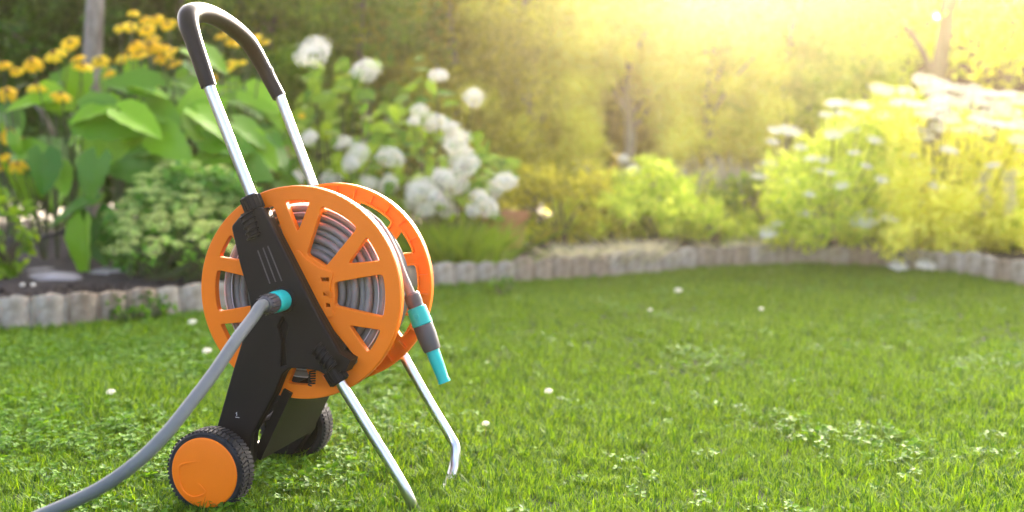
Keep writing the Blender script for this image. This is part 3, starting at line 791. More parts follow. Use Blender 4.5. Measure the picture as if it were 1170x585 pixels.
bush('hydrangea_bush', 'white hydrangea bush with two highest blooms, right behind the handle', 'shrub', (385, 285), 6.3, jit(HY1, 6.0, 6.25), MOP,
     spots(170, t1, (325, 85, 455, 260), (15, 27), (6.1, 6.5)) + spots(24, lambda x, y: True, (345, 72, 430, 110), (18, 28), (6.1, 6.4)), 'hydleaf', ('oval', 'oval2'), M['stembrown'], 'white flowered bushes', hs=1.0)
t2 = lambda x, y: y > 115 + abs(x - 480) * .55 and y < 250
bush('hydrangea_bush', 'white hydrangea bush with dense cluster of blooms at its right end', 'shrub', (500, 285), 6.4, jit(HY2, 6.05, 6.35), MOP,
     spots(170, t2, (430, 105, 570, 250), (13, 24), (6.2, 6.6)) + [(485, 80, 26, 170, 6.3), (478, 92, 20, 200, 6.3), (492, 98, 24, -60, 6.3), (505, 106, 26, 10, 6.3), (470, 100, 18, 190, 6.3), (478, 67, 14, 10, 6.3), (513, 118, 22, 15, 6.3), (460, 112, 22, 200, 6.3)]
     + spots(40, lambda x, y: True, (540, 180, 590, 205), (12, 18), (6.3, 6.5)), 'hydleaf', ('oval', 'oval2'), M['stembrown'], 'white flowered bushes', hs=1.0)

# ---------------------------------------------------------------- low plants in the middle of the bed
def clump(name, label, cat, px, py, Y, w, h, nblade, mt, tall=1.0, lean=.35, bw=.004, group=None, dots=None, parts=None):
    """tussock of fine upright blades"""
    p = at(px, py, Y); root = empty(name, (p.x, p.y, base_z(p.x, p.y) if side(p.x, p.y) < 0 else 0), 0, label, cat, group)
    n = nblade; b = np.stack([rng.normal(0, w * .28, n), rng.normal(0, w * .2, n), np.zeros(n)], 1)
    d = np.stack([rng.normal(0, lean, n) + b[:, 0] / w * .9, rng.normal(0, lean, n) - .1, np.ones(n)], 1); ln = h * rng.uniform(.5, 1.05, (n, 1)); sd_ = rng.normal(size=(n, 3)); sd_[:, 2] = 0
    sd_ /= np.linalg.norm(sd_, axis=1)[:, None]; q = bw * rng.uniform(.6, 1.4, (n, 1))
    m_ = b + d * ln * .5; e = b + d * ln * np.array([1.15, 1.15, .95])
    V = np.stack([b - sd_ * q, b + sd_ * q, m_ + sd_ * q * .8, e, m_ - sd_ * q * .8], 1).reshape(-1, 3); F = np.arange(5 * n).reshape(n, 5)
    tag(link('foliage', bigmesh('foliage', V, F, mt), root), kind='stuff')
    if parts:
        me, num, sz = parts
        for _ in range(num):
            i = int(rng.integers(0, n)); pos = root.location + Vector(e[i].tolist()); put('flower_head', random.choice(me), root, pos, rv(1) + Vector((.1, 0, 0)), (Vector((0, -.4, 1)) + rv(.2)).normalized(), sz * random.uniform(.8, 1.2))
    return root
def shrub(name, label, cat, px, py, Y, w, h, n, mt, leaf=.05, dens=26, group=None, zf=None, aspect=.5, trunk=True, stemm='stembrown', flat=.8, cl=.22, thin=1.0):
    """leafy bush: stems plus a crown of many small leaves gathered in clumps"""
    p = at(px, py, Y); z0 = base_z(p.x, p.y) if side(p.x, p.y) < 0 else 0.0
    root = empty(name, (p.x, p.y, z0), 0, label, cat, group)
    u = rng.normal(size=(dens, 3)); u /= np.linalg.norm(u, axis=1)[:, None]; rr = rng.uniform(.35, 1, (dens, 1)) ** .5
    C = u * rr * np.array([w / 2, w / 2 * thin, h / 2]); C[:, 2] += h * .53; C[:, 2] = np.maximum(C[:, 2], .05); S = rng.uniform(.6, 1.2, dens) * cl * min(w, h)
    V, F = cloud(n, C, S, leaf, aspect, flatten=flat)
    V[:, 2] = np.maximum(V[:, 2], -.03)
    tag(link('crown', bigmesh('crown', V, F, mt), root), kind=None)
    st = []
    for i in range(0, dens, max(1, dens // 14)):
        c = root.location + Vector(C[i].tolist()); b = root.location + Vector((random.uniform(-.06, .06) * w, random.uniform(-.06, .06) * w, -.02)); st.append(([b, b.lerp(c, .5) + Vector((0, 0, .1 * h)), c], .006 * (1 + h), .003))
    stems_part(root, M[stemm], st)
    return root
clump('catmint_plant', 'fine leaved grey green plant directly right of the reel rim', 'plant', 520, 305, 6.1, .42, .30, 1300, M['midleaf'], bw=.002, lean=.5)
clump('lavender_plant', 'dull green wispy plant under the white hydrangea blooms', 'plant', 490, 300, 6.3, .40, .26, 900, M['midleaf'], bw=.002, lean=.5)
# terracotta trough
p = at(577, 285, 6.75); pot = empty('terracotta_pot', (p.x, p.y, base_z(p.x, p.y)), R(8), 'plain orange terracotta pot behind the bed right of the hydrangea', 'pot')
mb = MB().mat(M['clay']); mb.lathe([(0, .095), (.01, .10), (.19, .125), (.19, .137), (.235, .14), (.238, .128), (.20, .118)], (0, 0, 0), (0, 0, 1), 32, False); mb.build('pot_body', pot)
mb = MB().mat(M['soil']); mb.lathe([(.20, .117), (.206, .0001)], (0, 0, 0), (0, 0, 1), 24, False); mb.build('potting_soil', pot)
def rock(px, py, Y, r, sq, label, rot=0, z=None, sx=1.5):
    p = at(px, py, Y); zz = base_z(p.x, p.y) + r * sq * .5 if z is None else z; o_ = MB().mat(M['rock']); blob(o_, (0, 0, 0), r, sq, 12, 8, .10)
    me = o_.mesh('rock', 40); o = link('garden_rock', me); o.location = (p.x, p.y, zz); o.scale = (sx, 1, 1); o.rotation_euler = (0, 0, rot); tag(o, label, 'rock'); return o
rock(627, 303, 6.3, .075, .35, 'flat pale rock lying on bare soil just behind the edging', .2)
rock(60, 307, 5.1, .085, .40, 'brown flat rock at the left beside the big hanging leaf', -.1)
rock(128, 305, 5.3, .09, .45, 'grey rock half hidden under the sedum and the hanging leaf', .3)
rock(49, 300, 5.35, .06, .5, 'smaller brown rock leaning behind the flat rock at far left', .5)
for (x, y, lb) in ((26, 329, 'left one of two tiny white pebbles on dark soil'), (38, 326, 'right one of two tiny white pebbles on dark soil')):
    o_ = MB().mat(M['whiteflower']); blob(o_, (0, 0, 0), .010, .7, 8, 5, .1); o = o_.build('pebble'); q = at(x, y, 4.75); o.location = (q.x, q.y, .13); tag(o, lb, 'pebble')
mb = MB().mat(M['pipe']); P = [at(-30, 272, 5.5), at(20, 275, 5.45), at(50, 271, 5.4), at(85, 262, 5.5), at(120, 262, 5.6)]; 
o = mb.tube(spline(P, 6), .009, 8).build('irrigation_pipe'); tag(o, 'thin black pipe running low behind the leaves at the left', 'pipe')
shrub('small_shrub', 'small dark shrub with round leaves at the left edge above the soil', 'shrub', 2, 312, 5.1, .22, .42, 420, M['midleaf'], .045, 18, cl=.2)
# pink spikes between the stems
def spike(px, py, Y, label):
    c = at(px, py, Y); root = empty('pink_flower', (c.x, c.y, base_z(c.x, c.y)), 0, label, 'flower')
    stems_part(root, M['stem'], [([root.location, root.location.lerp(c, .6), c], .004, .002)])
    v = []; f = []
    for i in range(60):
        z = random.uniform(-.06, .05); a = random.uniform(0, 6.28); r = .014 * (1 - (z + .06) / .14); q = len(v); o0 = Vector((math.cos(a) * r, math.sin(a) * r, z)); d = Vector((math.cos(a), math.sin(a), -.3)) * .012; e = Vector((-math.sin(a), math.cos(a), .2)) * .006
        v += [o0, o0 + d * .6 + e, o0 + d, o0 + d * .6 - e]; f.append((q, q + 1, q + 2, q + 3))
    o = link('flower_spike', mesh('flower_spike', v, f, M['pink']), root); o.location = c - root.location
spike(311, 186, 5.9, 'pink flower spike between the two handle tubes'); spike(328, 178, 6.0, 'faint pink flower spike near the far handle tube')

# ---------------------------------------------------------------- middle distance shrubs (x, base y, Y, width, height)
shrub('low_shrub', 'loose yellow green shrub right of the terracotta pot', 'shrub', 640, 290, 7.0, .85, .50, 2400, M['oliveleaf'], .045, 34, 'low yellow green shrubs')
shrub('low_shrub', 'low yellow green shrub left of the two small white blooms', 'shrub', 695, 285, 7.2, .70, .40, 1900, M['limeleaf'], .045, 30, 'low yellow green shrubs')
shrub('leafy_shrub', 'mixed pale and green shrub under the two small white blooms', 'shrub', 750, 285, 7.3, .80, .48, 2300, M['limeleaf'], .06, 30, 'shrubs in the middle of the bed')
shrub('leafy_shrub', 'dull green shrub left of the silvery spiky plant', 'shrub', 805, 285, 7.3, .70, .40, 2200, M['limeleaf'], .05, 30, 'shrubs in the middle of the bed')
shrub('leafy_shrub', 'green shrub below the silvery spiky plant', 'shrub', 860, 288, 7.4, .60, .42, 2200, M['midleaf'], .05, 28, 'shrubs in the middle of the bed')
clump('silver_plant', 'silvery spiky plant standing left of the large white flowered bush', 'plant', 848, 285, 7.6, .45, .62, 700, M['silver'], bw=.008, lean=.3)
clump('silver_plant', 'small silvery plant with pale leaves behind the two white blooms', 'plant', 765, 270, 7.5, .35, .55, 260, M['silver'], bw=.013, lean=.3)
p = at(718, 290, 7.1); w2 = empty('white_flower', (p.x, p.y, base_z(p.x, p.y)), 0, 'slender plant with two small white blooms in the middle of the bed', 'flowering plant')
st = []
for x, y, w in ((712, 182, 12), (723, 195, 14)):
    c = at(x, y, 7.1); put('flower_head', MOP[0], w2, c, Vector((1, 0, 0)), Vector((0, -.5, 1)), w / 2 * 7.1 / FPX); st.append(([w2.location, w2.location.lerp(c, .5), c], .004, .002))
stems_part(w2, M['stem'], st)
# pale wispy clumps spilling over the edging
ce = [(678, 318, 6.05), (712, 315, 6.2), (745, 313, 6.3), (840, 306, 6.85), (885, 304, 6.95)]
desc = ['leftmost pale wispy clump spilling over the edging near the flat rock', 'second pale wispy clump from the flat rock', 'third pale wispy clump from the flat rock', 'pale wispy clump below the silvery spiky plant', 'rightmost pale wispy clump below the white flowered bush']
for (x, y, Y), lb in zip(ce, desc):
    p = at(x, y, Y)
    q = EC[int(np.hypot(EA[:, 0] - p.x, EA[:, 1] - p.y).argmin())]; r_ = at(x, y, Y)
    c_ = clump('wispy_clump', lb, 'plant', x, 300, Y, .24, .17, 240, M['driedgrass'], bw=.003, lean=.5, group='pale clumps along the edging')
    c_.location = (q.x + random.uniform(-.05, .05), q.y + random.choice((.16, .12, .02)), .06); c_.scale = (1, 1, random.uniform(.75, 1.15))

# ---------------------------------------------------------------- big white flowered bush on the right
UM = [(956, 119, 24), (984, 121, 20), (943, 131, 13), (961, 130, 18), (983, 137, 25), (969, 145, 22), (952, 154, 20), (902, 150, 26), (886, 149, 16), (883, 162, 13), (927, 181, 13), (941, 183, 13), (938, 195, 13), (949, 198, 11),
      (1008, 103, 26), (1009, 133, 22), (879, 188, 16), (868, 202, 17), (890, 229, 11), (920, 244, 17), (889, 255, 14), (877, 266, 19), (999, 241, 17), (987, 251, 30), (1018, 250, 20), (915, 168, 14), (1000, 160, 16), (975, 175, 13), (905, 208, 13), (962, 212, 14), (925, 222, 12), (1008, 205, 14), (990, 190, 13)]
UM2 = [(1055, 92, 24), (1077, 98, 24), (1095, 102, 18), (1113, 103, 20), (1035, 105, 22), (1065, 105, 22), (1076, 113, 25), (1095, 118, 27), (1120, 118, 25), (1141, 121, 24), (1163, 113, 22), (1061, 132, 27), (1100, 127, 27), (1085, 135, 24), (1119, 137, 24),
       (1144, 143, 26), (1163, 143, 22), (1043, 148, 21), (1055, 155, 24), (1095, 149, 17), (1110, 148, 14), (1141, 157, 20), (1163, 159, 20), (1147, 173, 28), (1059, 193, 19), (1134, 189, 15), (1158, 197, 15), (1130, 130, 22), (1155, 130, 24),
       (1048, 120, 20), (1030, 118, 20), (1070, 122, 22), (1110, 110, 20), (1132, 108, 22), (1150, 108, 20), (1168, 128, 20), (1105, 142, 18), (1072, 145, 18), (1026, 304, 19), (1058, 303, 21), (1125, 150, 20), (1168, 172, 20), (1085, 172, 18), (1105, 185, 16), (1070, 212, 16), (1115, 168, 18), (1040, 178, 16), (1098, 232, 14)]
def ubush(root_px, Y0, label, U, box, ncl, n, yr, mtname, leaf):
    p = at(*root_px, Y0); root = empty('white_flower_bush', (p.x, p.y, base_z(p.x, p.y)), 0, label, 'shrub', 'large white flowered bushes'); st = []
    for (x, y, w) in U:
        Y = random.uniform(*yr) - .22 - (y - 90) / 200 * .5
        if y > 295: Y = 6.35 if x < 1040 else 6.30
        c = at(x, y, Y); s = w / 2 * Y / FPX * 1.15
        up = (Vector((0, -.35, 1)) + rv(.18)).normalized(); put('flower_head', random.choice(UMB), root, c, rv(1) + Vector((.1, 0, 0)), up, s)
        b = root.location + Vector(((c.x - root.location.x) * .5, random.uniform(-.1, .1), 0)); st.append(([b, b.lerp(c, .5) + Vector((0, .02, .06)), c], .005, .003))
    cs = []
    while len(cs) < ncl:
        x = random.uniform(box[0], box[2]); y = random.uniform(box[1], box[3])
        if y < 122 + max(0, 1000 - x) * .55: continue
        cs.append(tuple(at(x, y, random.uniform(*yr) - (y - 90) / 200 * .55) - root.location))
    V, F = cloud(n, np.array(cs), np.full(ncl, .11), leaf, .42)
    tag(link('crown', bigmesh('crown', V, F, M[mtname]), root), kind=None); stems_part(root, M['stem'], st)
    return root
ubush((960, 285), 7.1, 'loose left part bush with scattered flat white blooms beside the silvery plant', UM, (885, 110, 1025, 268), 90, 7500, (7.0, 7.4), 'limeleaf', .05)
ubush((1100, 295), 6.9, 'dense bush topped by a bank of flat white blooms at the right edge', UM2, (1015, 108, 1200, 284), 120, 11000, (6.8, 7.3), 'glowleaf', .05)
def cream(px, y0, y1, Y, label):
    p = at(px, 290, Y); root = empty('cream_flower_spike', (p.x, p.y, base_z(p.x, p.y)), 0, label, 'flower', 'cream flower spikes'); top = at(px, y0, Y)
    stems_part(root, M['stem'], [([root.location, root.location.lerp(top, .5), top], .005, .003)])
    n = 5
    for i in range(n): c = at(px + random.uniform(-5, 5), y0 + (y1 - y0) * (i + .5) / n, Y - .05); put('flower_head', CREAM[0], root, c, Vector((1, 0, 0)), Vector((0, -.4, 1)), 8 * Y / FPX)
cream(1124, 196, 245, 6.55, 'left cream flower spike low in the dense white bush'); cream(1156, 196, 245, 6.5, 'right cream flower spike at the right edge')
cream(1048, 230, 258, 6.6, 'short cream flower spike below the gap in the white bush')
shrub('border_shrub', 'green leafy shrub hanging over the edging at the right edge', 'shrub', 1165, 305, 6.75, .75, .42, 4200, M['limeleaf'], .05, 40, cl=.2)
shrub('border_shrub', 'low glow tinted yellow shrub above the two lowest white blooms', 'shrub', 1050, 292, 6.95, .60, .36, 3000, M['glowleaf'], .045, 34, cl=.2)

# ---------------------------------------------------------------- trees, hedge and fence behind
def tree(name, label, px, Y, w, h, n, mt, leaf, dens, bark='bark', tr=.05, z_lo=.0, th=.6, group='hedge trees behind the bed', cl=.15, droop=1.0, limbs=7, bottom=.08):
    p = at(px, 240, Y); root = empty(name, (p.x, p.y, .05), 0, label, 'tree', group)
    C = np.stack([rng.uniform(-w / 2, w / 2, dens), rng.normal(0, th * .35, dens), rng.uniform(bottom, 1, dens) ** .9 * h], 1)
    C[:, 0] *= 1 - .25 * (C[:, 2] / h) ** 2; S = rng.uniform(.55, 1.3, dens) * cl
    V, F = cloud(n, C, S, leaf, .5, flatten=droop); V[:, 2] = np.maximum(V[:, 2], -.02)
    link('crown', bigmesh('crown', V, F, mt), root)
    mb = MB().mat(M[bark]); P = spline([(0, 0, -.1), (.03, .02, h * .35), (-.03, .05, h * .7), (.02, .03, h * .98)], 5); mb.tube(P, [tr * (1.15 - .95 * i / (len(P) - 1)) for i in range(len(P))], 10)
    for i in range(limbs):
        c = Vector(C[int(rng.integers(0, dens))].tolist()); s0 = Vector((0, .02, max(.1, c.z * .6))); mb.tube(spline([s0, s0.lerp(c, .5) + Vector((0, 0, .06)), c], 4), [tr * .4 * (1 - .8 * j / 8) for j in range(9)], 6)
    mb.build('trunk', root, 60); return root
DK, OL, GL, LI, MI = M['darkleaf'], M['oliveleaf'], M['glowleaf'], M['limeleaf'], M['midleaf']
tree('hedge_tree', 'dark green hedge tree at the far left edge', -20, 7.9, 1.3, 2.25, 15000, DK, .06, 120)
tree('hedge_tree', 'dark green hedge tree behind the grey trunk', 105, 8.0, 1.3, 2.25, 16000, DK, .06, 120)
tree('hedge_tree', 'dark green hedge tree behind the crowded yellow daisies', 215, 8.1, 1.2, 2.25, 15000, DK, .06, 110)
tree('hedge_tree', 'green hedge tree seen inside and above the cart handle', 310, 8.2, 1.2, 2.3, 14000, MI, .055, 110)
tree('hedge_tree', 'green hedge tree behind the two highest hydrangea blooms', 415, 8.3, 1.3, 2.3, 20000, MI, .05, 160)
tree('hedge_tree', 'brownish olive hedge tree right of the hydrangeas', 520, 8.4, 1.3, 2.3, 20000, OL, .05, 160)
tree('glow_tinted_tree', 'sun glow tinted tree left of the centre of the hedge', 605, 8.7, 1.1, 2.5, 22000, GL, .055, 170, th=.5, group='sun glow tinted trees in the hedge')
tree('glow_tinted_tree', 'broad sun glow tinted tree in the middle of the hedge, above the dark hollow', 715, 8.9, 1.2, 2.25, 22000, GL, .055, 170, th=.5, bottom=.45, group='sun glow tinted trees in the hedge')
tree('glow_tinted_tree', 'sun glow tinted tree hanging low between the two dark hollows', 805, 8.8, 1.0, 2.15, 20000, GL, .055, 170, th=.5, group='sun glow tinted trees in the hedge', bottom=.25)
tree('pale_tree', 'pale green tree above the silvery spiky plant', 890, 9.0, 1.1, 2.15, 20000, LI, .055, 160, th=.5, bottom=.35)
tree('pale_tree', 'pale green tree behind the loose white bush', 985, 9.0, 1.2, 2.15, 22000, LI, .055, 170, th=.5)
tree('dark_shrub_tree', 'shaded tree filling the hollow behind the middle shrubs', 720, 9.6, 1.7, 1.6, 12000, OL, .06, 80)
tree('dark_shrub_tree', 'shaded tree filling the hollow behind the silvery plant', 850, 9.5, 1.9, 1.9, 20000, OL, .06, 160)
def far_row():
    tree('dark_shrub_tree', 'shaded tree between the sun glow tinted trees behind the two small white blooms', 690, 10.4, 2.3, 2.3, 22000, OL, .10, 200)
    tree('pale_tree', 'pale tree beyond the plank fence behind the forked tree', 1075, 10.4, 2.2, 2.8, 16000, LI, .07, 200, bottom=.3)
    tree('pale_tree', 'pale tree beyond the plank fence at the right edge', 1200, 10.5, 2.0, 2.5, 14000, LI, .07, 180, bottom=.3)
    tree('hedge_tree', 'green hedge tree farther back, behind the handle and highest blooms', 365, 8.9, 1.8, 3.6, 28000, MI, .075, 230)
    for i, (px, lb) in enumerate(((545, 'pale background tree left of the middle of the hedge'), (660, 'pale background tree behind the sun glow tinted trees'), (760, 'sun glow tinted background tree behind the dark hollow'), (860, 'sun glow tinted background tree behind the silvery plant'), (960, 'background tree beyond the loose white bush'))):
        tree('background_tree', lb, px, 9.9 + .1 * i, 1.7, (3.6, 3.0, 2.3, 2.3, 2.8)[i], 26000, (LI, GL, GL, GL, LI)[i], .095, 280, th=.8, cl=.2, group='trees beyond the hedge', bottom=(.05, .3, .42, .38, .1)[i])
    for i, (px, mt, lb) in enumerate(((0, DK, 'tall background tree beyond the hedge at the left edge'), (200, DK, 'tall background tree beyond the crowded daisies'), (400, MI, 'tall background tree beyond the hydrangeas'))):
        tree('background_tree', lb, px, 9.6, 2.4, 3.7, 34000, mt, .11, 320, th=.8, cl=.22, group='trees beyond the hedge')
far_row()
# thin grey trunk on the left
def trunk_tree(label, pts, Y, r0, r1, bark, crown=None, extra=()):
    P = [at(x, y, Y + dy) for x, y, dy in pts]; root = empty('slender_tree', (P[0].x, P[0].y, base_z(P[0].x, P[0].y)), 0, label, 'tree')
    mb = MB().mat(M[bark]); S = spline([Vector((P[0].x, P[0].y, root.location.z - .05)) - root.location] + [q - root.location for q in P], 6); mb.tube(S, [r0 + (r1 - r0) * i / (len(S) - 1) for i in range(len(S))], 12)
    mb.build('trunk', root, 60)
    for e in extra:
        mb = MB().mat(M[bark]); S = spline([at(x, y, Y + dy) - root.location for x, y, dy in e[0]], 6); mb.tube(S, [e[1] + (e[2] - e[1]) * i / (len(S) - 1) for i in range(len(S))], 8); mb.build('limb', root, 60)
    if crown is not None:
        cs, n, mt, leaf, cl = crown; C = np.array([tuple(at(x, y, Y + dy) - root.location) for x, y, dy in cs]); V, F = cloud(n, C, np.full(len(C), cl), leaf, .5); link('crown', bigmesh('crown', V, F, mt), root)
    return root
trunk_tree('grey trunk standing among the yellow daisies at the left', [(103, 230, 0), (103, 150, 0), (105, 80, .02), (109, 0, .05), (112, -80, .1), (118, -160, .15)], 6.9, .060, .048, 'bark',
           ([(80 + 20 * i, -110 - 18 * (i % 4), .1 * (i % 3)) for i in range(6)], 900, DK, .07, .28), [([(66, 165, -.1), (48, 128, -.3), (40, 118, -.3)], .018, .012)])
trunk_tree('pale barked tree with a forked limb at the upper right', [(1066, 130, 0), (1070, 95, 0), (1076, 60, 0), (1081, 30, 0), (1083, 0, 0), (1090, -60, .1)], 8.0, .060, .045, 'bark2',
           ([(1100 + 9 * i, 10 + 17 * (i * 7 % 6) - 20, .1 * (i % 3)) for i in range(9)] + [(1040, -10, 0), (1060, -50, 0), (1130, -30, 0)], 1800, GL, .06, .20), [([(1064, 85, 0), (1052, 55, 0), (1036, 32, .05)], .030, .018), ([(1082, 20, 0), (1092, 0, 0), (1100, -40, 0)], .03, .02)])
trunk_tree('yellowish trunk at the top right corner', [(1148, 90, 0), (1152, 50, 0), (1160, 20, 0), (1168, 0, 0), (1180, -60, .1)], 8.2, .055, .04, 'bark2', ([(1150 + 6 * i, -20 + 22 * (i % 4), .1) for i in range(7)], 1100, LI, .06, .2))
# plank fence behind the right-hand trees
fx0, fx1 = 2.4, 6.6; fence = empty('plank_fence', (fx0, 9.6, .0), 0, 'reddish brown vertical plank fence behind the trees at the right', 'fence')
pm = []
for k in range(3):
    mb = MB().mat(M['wood']); mb.box((0, 0, 0), (.128, .022, 1.62 + .02 * k)); pm.append(mb.mesh('plank', 0))
x = fx0; i = 0
while x < fx1:
    o = link('plank', pm[i % 3], fence); o.location = (x - fx0, random.uniform(-.004, .004), .90); o.rotation_euler = (0, random.uniform(-.006, .006), 0); x += .137; i += 1
for z in (.35, 1.35):
    mb = MB().mat(M['wood']); mb.box(((fx1 - fx0) / 2, .038, z), (fx1 - fx0 + .1, .045, .08)); mb.build('rail', fence)
for k in range(3):
    mb = MB().mat(M['wood']); mb.box((.2 + 1.9 * k, .09, .85), (.09, .055, 1.75)); mb.build('post', fence)

# ---------------------------------------------------------------- grass
TUFT = bpy.data.collections.new('tufts'); CLOV = bpy.data.collections.new('clovers')
def blade(v, f, x, y, h, lean, w, ang):
    d = Vector((math.cos(ang), math.sin(ang), 0)); e = Vector((-d.y, d.x, 0)); n = len(v); b = Vector((x, y, -.004))
    for t, ww in ((0, 1), (.4, .95), (.75, .65)):
        c = b + Vector((0, 0, h * t * (1 - .25 * lean * t))) + d * lean * h * t * t
        v += [c - e * w * ww, c + e * w * ww]
    v.append(b + Vector((0, 0, h * (1 - .25 * lean))) + d * lean * h); f += [(n, n + 1, n + 3, n + 2), (n + 2, n + 3, n + 5, n + 4), (n + 4, n + 5, n + 6)]
for k in range(6):
    v = []; f = []
    for _ in range(16):
        r = random.uniform(0, .022); a = random.uniform(0, 6.28); blade(v, f, r * math.cos(a), r * math.sin(a), random.uniform(.020, .043) * (1.5 if random.random() < .05 else 1), random.uniform(.15, 1.0), random.uniform(.0009, .0019), random.uniform(0, 6.28))
    o = bpy.data.objects.new('tuft', mesh('tuft', v, f, M['grass'], True)); TUFT.objects.link(o)
for k in range(4):
    v = []; f = []
    for _ in range(5):
        r = random.uniform(0, .03); a = random.uniform(0, 6.28); c = Vector((r * math.cos(a), r * math.sin(a), random.uniform(.010, .024))); tn = Vector((random.uniform(-.4, .4), random.uniform(-.4, .4), 1)).normalized()
        t = tn.orthogonal().normalized(); b = tn.cross(t); s = random.uniform(.0055, .0095); a0 = random.uniform(0, 6.28)
        for q in range(3):
            w = a0 + q * 2.094; d = t * math.cos(w) + b * math.sin(w); e = tn.cross(d); n = len(v)
            v += [c, c + d * s * .7 - e * s * .52 + tn * s * .16, c + d * s * 1.25 - e * s * .25, c + d * s * 1.15, c + d * s * 1.25 + e * s * .25, c + d * s * .7 + e * s * .52 + tn * s * .16]
            f += [(n, n + 1, n + 2, n + 3), (n, n + 3, n + 4, n + 5)]
        n = len(v); v += [Vector((c.x * .5, c.y * .5, 0)) + Vector((.0006, 0, 0)), Vector((c.x * .5, c.y * .5, 0)) - Vector((.0006, 0, 0)), c]; f.append((n, n + 1, n + 2))
    o = bpy.data.objects.new('clover', mesh('clover', v, f, M['clover'])); CLOV.objects.link(o)
def scatter(name, label, pts, scl, coll, tilt=.15):
    me = bpy.data.meshes.new(name); me.vertices.add(len(pts)); me.vertices.foreach_set('co', np.asarray(pts, dtype=np.float32).ravel())
    at_ = me.attributes.new('size', 'FLOAT', 'POINT'); at_.data.foreach_set('value', np.asarray(scl, dtype=np.float32)); me.update()
    o = link(name, me); tag(o, label, 'grass' if 'grass' in name else 'clover', kind='stuff')
    ng = bpy.data.node_groups.new(name, 'GeometryNodeTree'); ng.interface.new_socket('Geometry', in_out='INPUT', socket_type='NodeSocketGeometry'); ng.interface.new_socket('Geometry', in_out='OUTPUT', socket_type='NodeSocketGeometry')
    N = ng.nodes; Lk = ng.links; gi = N.new('NodeGroupInput'); go = N.new('NodeGroupOutput'); ip = N.new('GeometryNodeInstanceOnPoints'); ci = N.new('GeometryNodeCollectionInfo')
    ci.inputs['Collection'].default_value = coll; ci.inputs['Separate Children'].default_value = True; ci.inputs['Reset Children'].default_value = True
    m2p = N.new('GeometryNodeMeshToPoints'); Lk.new(gi.outputs[0], m2p.inputs[0]); Lk.new(m2p.outputs[0], ip.inputs['Points']); Lk.new(ci.outputs[0], ip.inputs['Instance']); ip.inputs['Pick Instance'].default_value = True
    rr = N.new('FunctionNodeRandomValue'); rr.data_type = 'FLOAT_VECTOR'; rr.inputs[0].default_value = (-tilt, -tilt, 0); rr.inputs[1].default_value = (tilt, tilt, 6.283); Lk.new(rr.outputs[0], ip.inputs['Rotation'])
    na = N.new('GeometryNodeInputNamedAttribute'); na.data_type = 'FLOAT'; na.inputs[0].default_value = 'size'; Lk.new(na.outputs[0], ip.inputs['Scale']); Lk.new(ip.outputs[0], go.inputs[0])
    o.modifiers.new('scatter', 'NODES').node_group = ng; return o
def lawn_points(n, fdens, y1=7.0):
    X = rng.uniform(-3.2, 3.3, n); Y = 1.35 + (y1 - 1.35) * rng.uniform(0, 1, n) ** 1.0; keep = np.abs(X) < .62 * Y + .35; X, Y = X[keep], Y[keep]
    out = []; sc = []
    D = np.full(len(X), -1.0)
    T = np.gradient(EA, axis=0); T /= np.linalg.norm(T, axis=1)[:, None]
    for s0 in range(0, len(X), 5000):
        x = X[s0:s0 + 5000]; y = Y[s0:s0 + 5000]; dx = x[:, None] - EA[:, 0]; dy = y[:, None] - EA[:, 1]; i = (dx * dx + dy * dy).argmin(1); k = np.arange(len(x))
        D[s0:s0 + 5000] = -(T[i, 0] * dy[k, i] - T[i, 1] * dx[k, i])
    keep = D > .03; X, Y, D = X[keep], Y[keep], D[keep]
    dn = fdens(X, Y, D); keep = rng.uniform(0, 1, len(X)) < dn; X, Y, D = X[keep], Y[keep], D[keep]
    Z = 0.010 * np.sin(X * 2.1 + 1) * np.sin(Y * 1.7); return X, Y, Z, D
def noise2(X, Y, s, ph=0): return .5 + .25 * (np.sin(X * s + ph + 1.3 * np.sin(Y * s * .7)) + np.sin(Y * s * 1.13 + 2 * ph + 1.7 * np.sin(X * s * .6 + ph)))
X, Y, Z, D = lawn_points(115000, lambda x, y, d: np.clip(.55 + .9 * noise2(x, y, 9), .35, 1) * np.where(y < 3.6, 1, .72))
S = .84 * rng.uniform(.7, 1.25, len(X)) * (.78 + .5 * noise2(X, Y, 5, 2)) + np.where(D < .10, np.where(X < 0, .35, .1), 0)
scatter('grass', 'mown green grass covering the lawn', np.stack([X, Y, Z], 1), S, TUFT)
X, Y, Z, D = lawn_points(34000, lambda x, y, d: np.clip((3.6 - y) * .8, 0, 1), 3.6)
scatter('short_grass', 'short fine green grass filling the near part of the lawn', np.stack([X, Y, Z], 1), .62 * rng.uniform(.7, 1.2, len(X)), TUFT, .3)
X, Y, Z, D = lawn_points(52000, lambda x, y, d: np.clip(1.6 * noise2(x, y, 6, 4) - .35 + np.where(x < -.3, .25, -.75), .03, 1) * np.where(y < 4.2, 1, .6))
scatter('clover', 'clover and low weeds growing through the lawn', np.stack([X, Y, Z], 1), rng.uniform(.7, 1.5, len(X)), CLOV, .25)
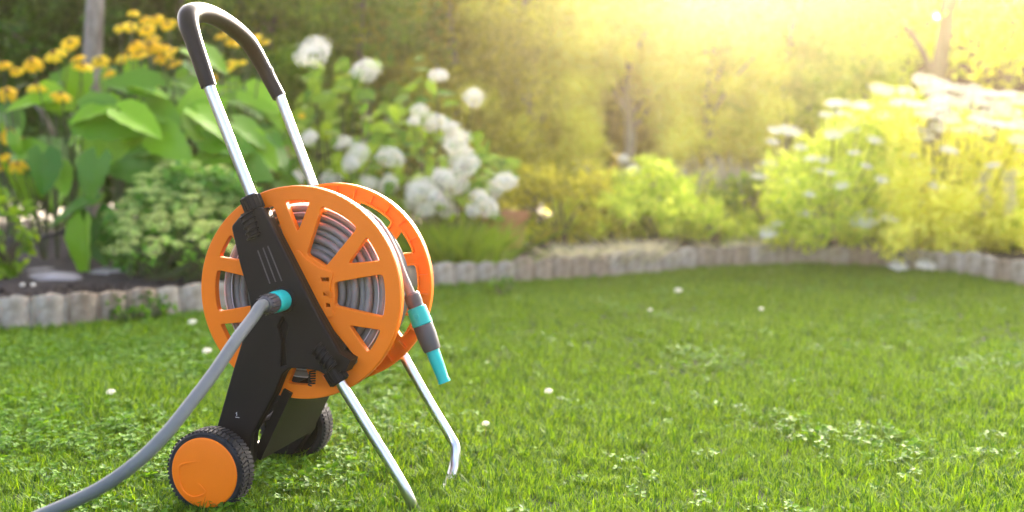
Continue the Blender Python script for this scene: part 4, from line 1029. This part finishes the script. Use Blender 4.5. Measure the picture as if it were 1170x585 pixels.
# small weeds against the edging stones
for (x, y, Y, lb) in ((157, 350, 4.55, 'small leafy weed at the foot of the edging, left of the reel'), (185, 348, 4.65, 'weed at the edging foot nearest the reel disc'), (420, 338, 5.3, 'weed at the edging foot seen beyond the reel'), (575, 326, 5.85, 'tuft of weeds at the edging foot below the flat rock')):
    p = ground(x, y + 14)
    q = EC[int(np.hypot(EA[:, 0] - p.x, EA[:, 1] - p.y).argmin())]
    r_ = shrub('weed', lb, 'plant', x, y, Y, .16, .10, 120, M['clover'], .028, 10, cl=.3, stemm='stem'); r_.location = (p.x, min(p.y, q.y - .10), 0)
# fallen petals and daisies on the lawn
def dot(px, py, r, label, m='whiteflower', z=.045):
    p = ground(px, py, z); root = empty('lawn_flower', (p.x, p.y, 0), 0, label, 'flower'); h = put('flower_head', MOPS if m == 'whiteflower' else YD, root, p, Vector((1, 0, 0)), Vector((0, -.3, 1)), r)
    stems_part(root, M['stem'], [([root.location, p], .0010, .0008)])
MOPS = mophead(26, .35, .6, 0); YD = mophead(26, .35, .5, 0, 'petal')
for a in ((220, 368, .014, 'white clover flower just left of the orange disc rim'), (237, 401, .013, 'white clover flower low beside the orange disc'), (555, 484, .008, 'small white flower right of the front leg corner'), (775, 332, .016, 'white flower far out on the lawn near the pale clumps'),
          (870, 353, .009, 'white flower on the right half of the far lawn'), (627, 447, .010, 'white clover flower in the middle of the lawn'), (743, 354, .008, 'tiny white flower below and left of the far lawn flower'), (127, 448, .010, 'white clover flower left of the supply hose')): dot(*a)
dot(157, 527, .010, 'tiny yellow flower under the supply hose', 'petal')

# ---------------------------------------------------------------- warm haze, added to scatter the low sun into a glow
hm = bpy.data.materials.new('haze'); hm.use_nodes = True; nt = hm.node_tree; nt.nodes.remove(nt.nodes['Principled BSDF'])
pv = nt.nodes.new('ShaderNodeVolumePrincipled'); pv.inputs['Color'].default_value = (1, .87, .60, 1); pv.inputs['Density'].default_value = .0026; pv.inputs['Anisotropy'].default_value = .92
nt.links.new(pv.outputs[0], nt.nodes['Material Output'].inputs['Volume'])
mb = MB().mat(hm); mb.box((0, 6, .9), (30, 26, 5.0)); o = mb.build('haze', None, 0); tag(o, kind='stuff'); o['label'] = 'added warm haze that spreads the sun glow over the garden'; o['category'] = 'haze'
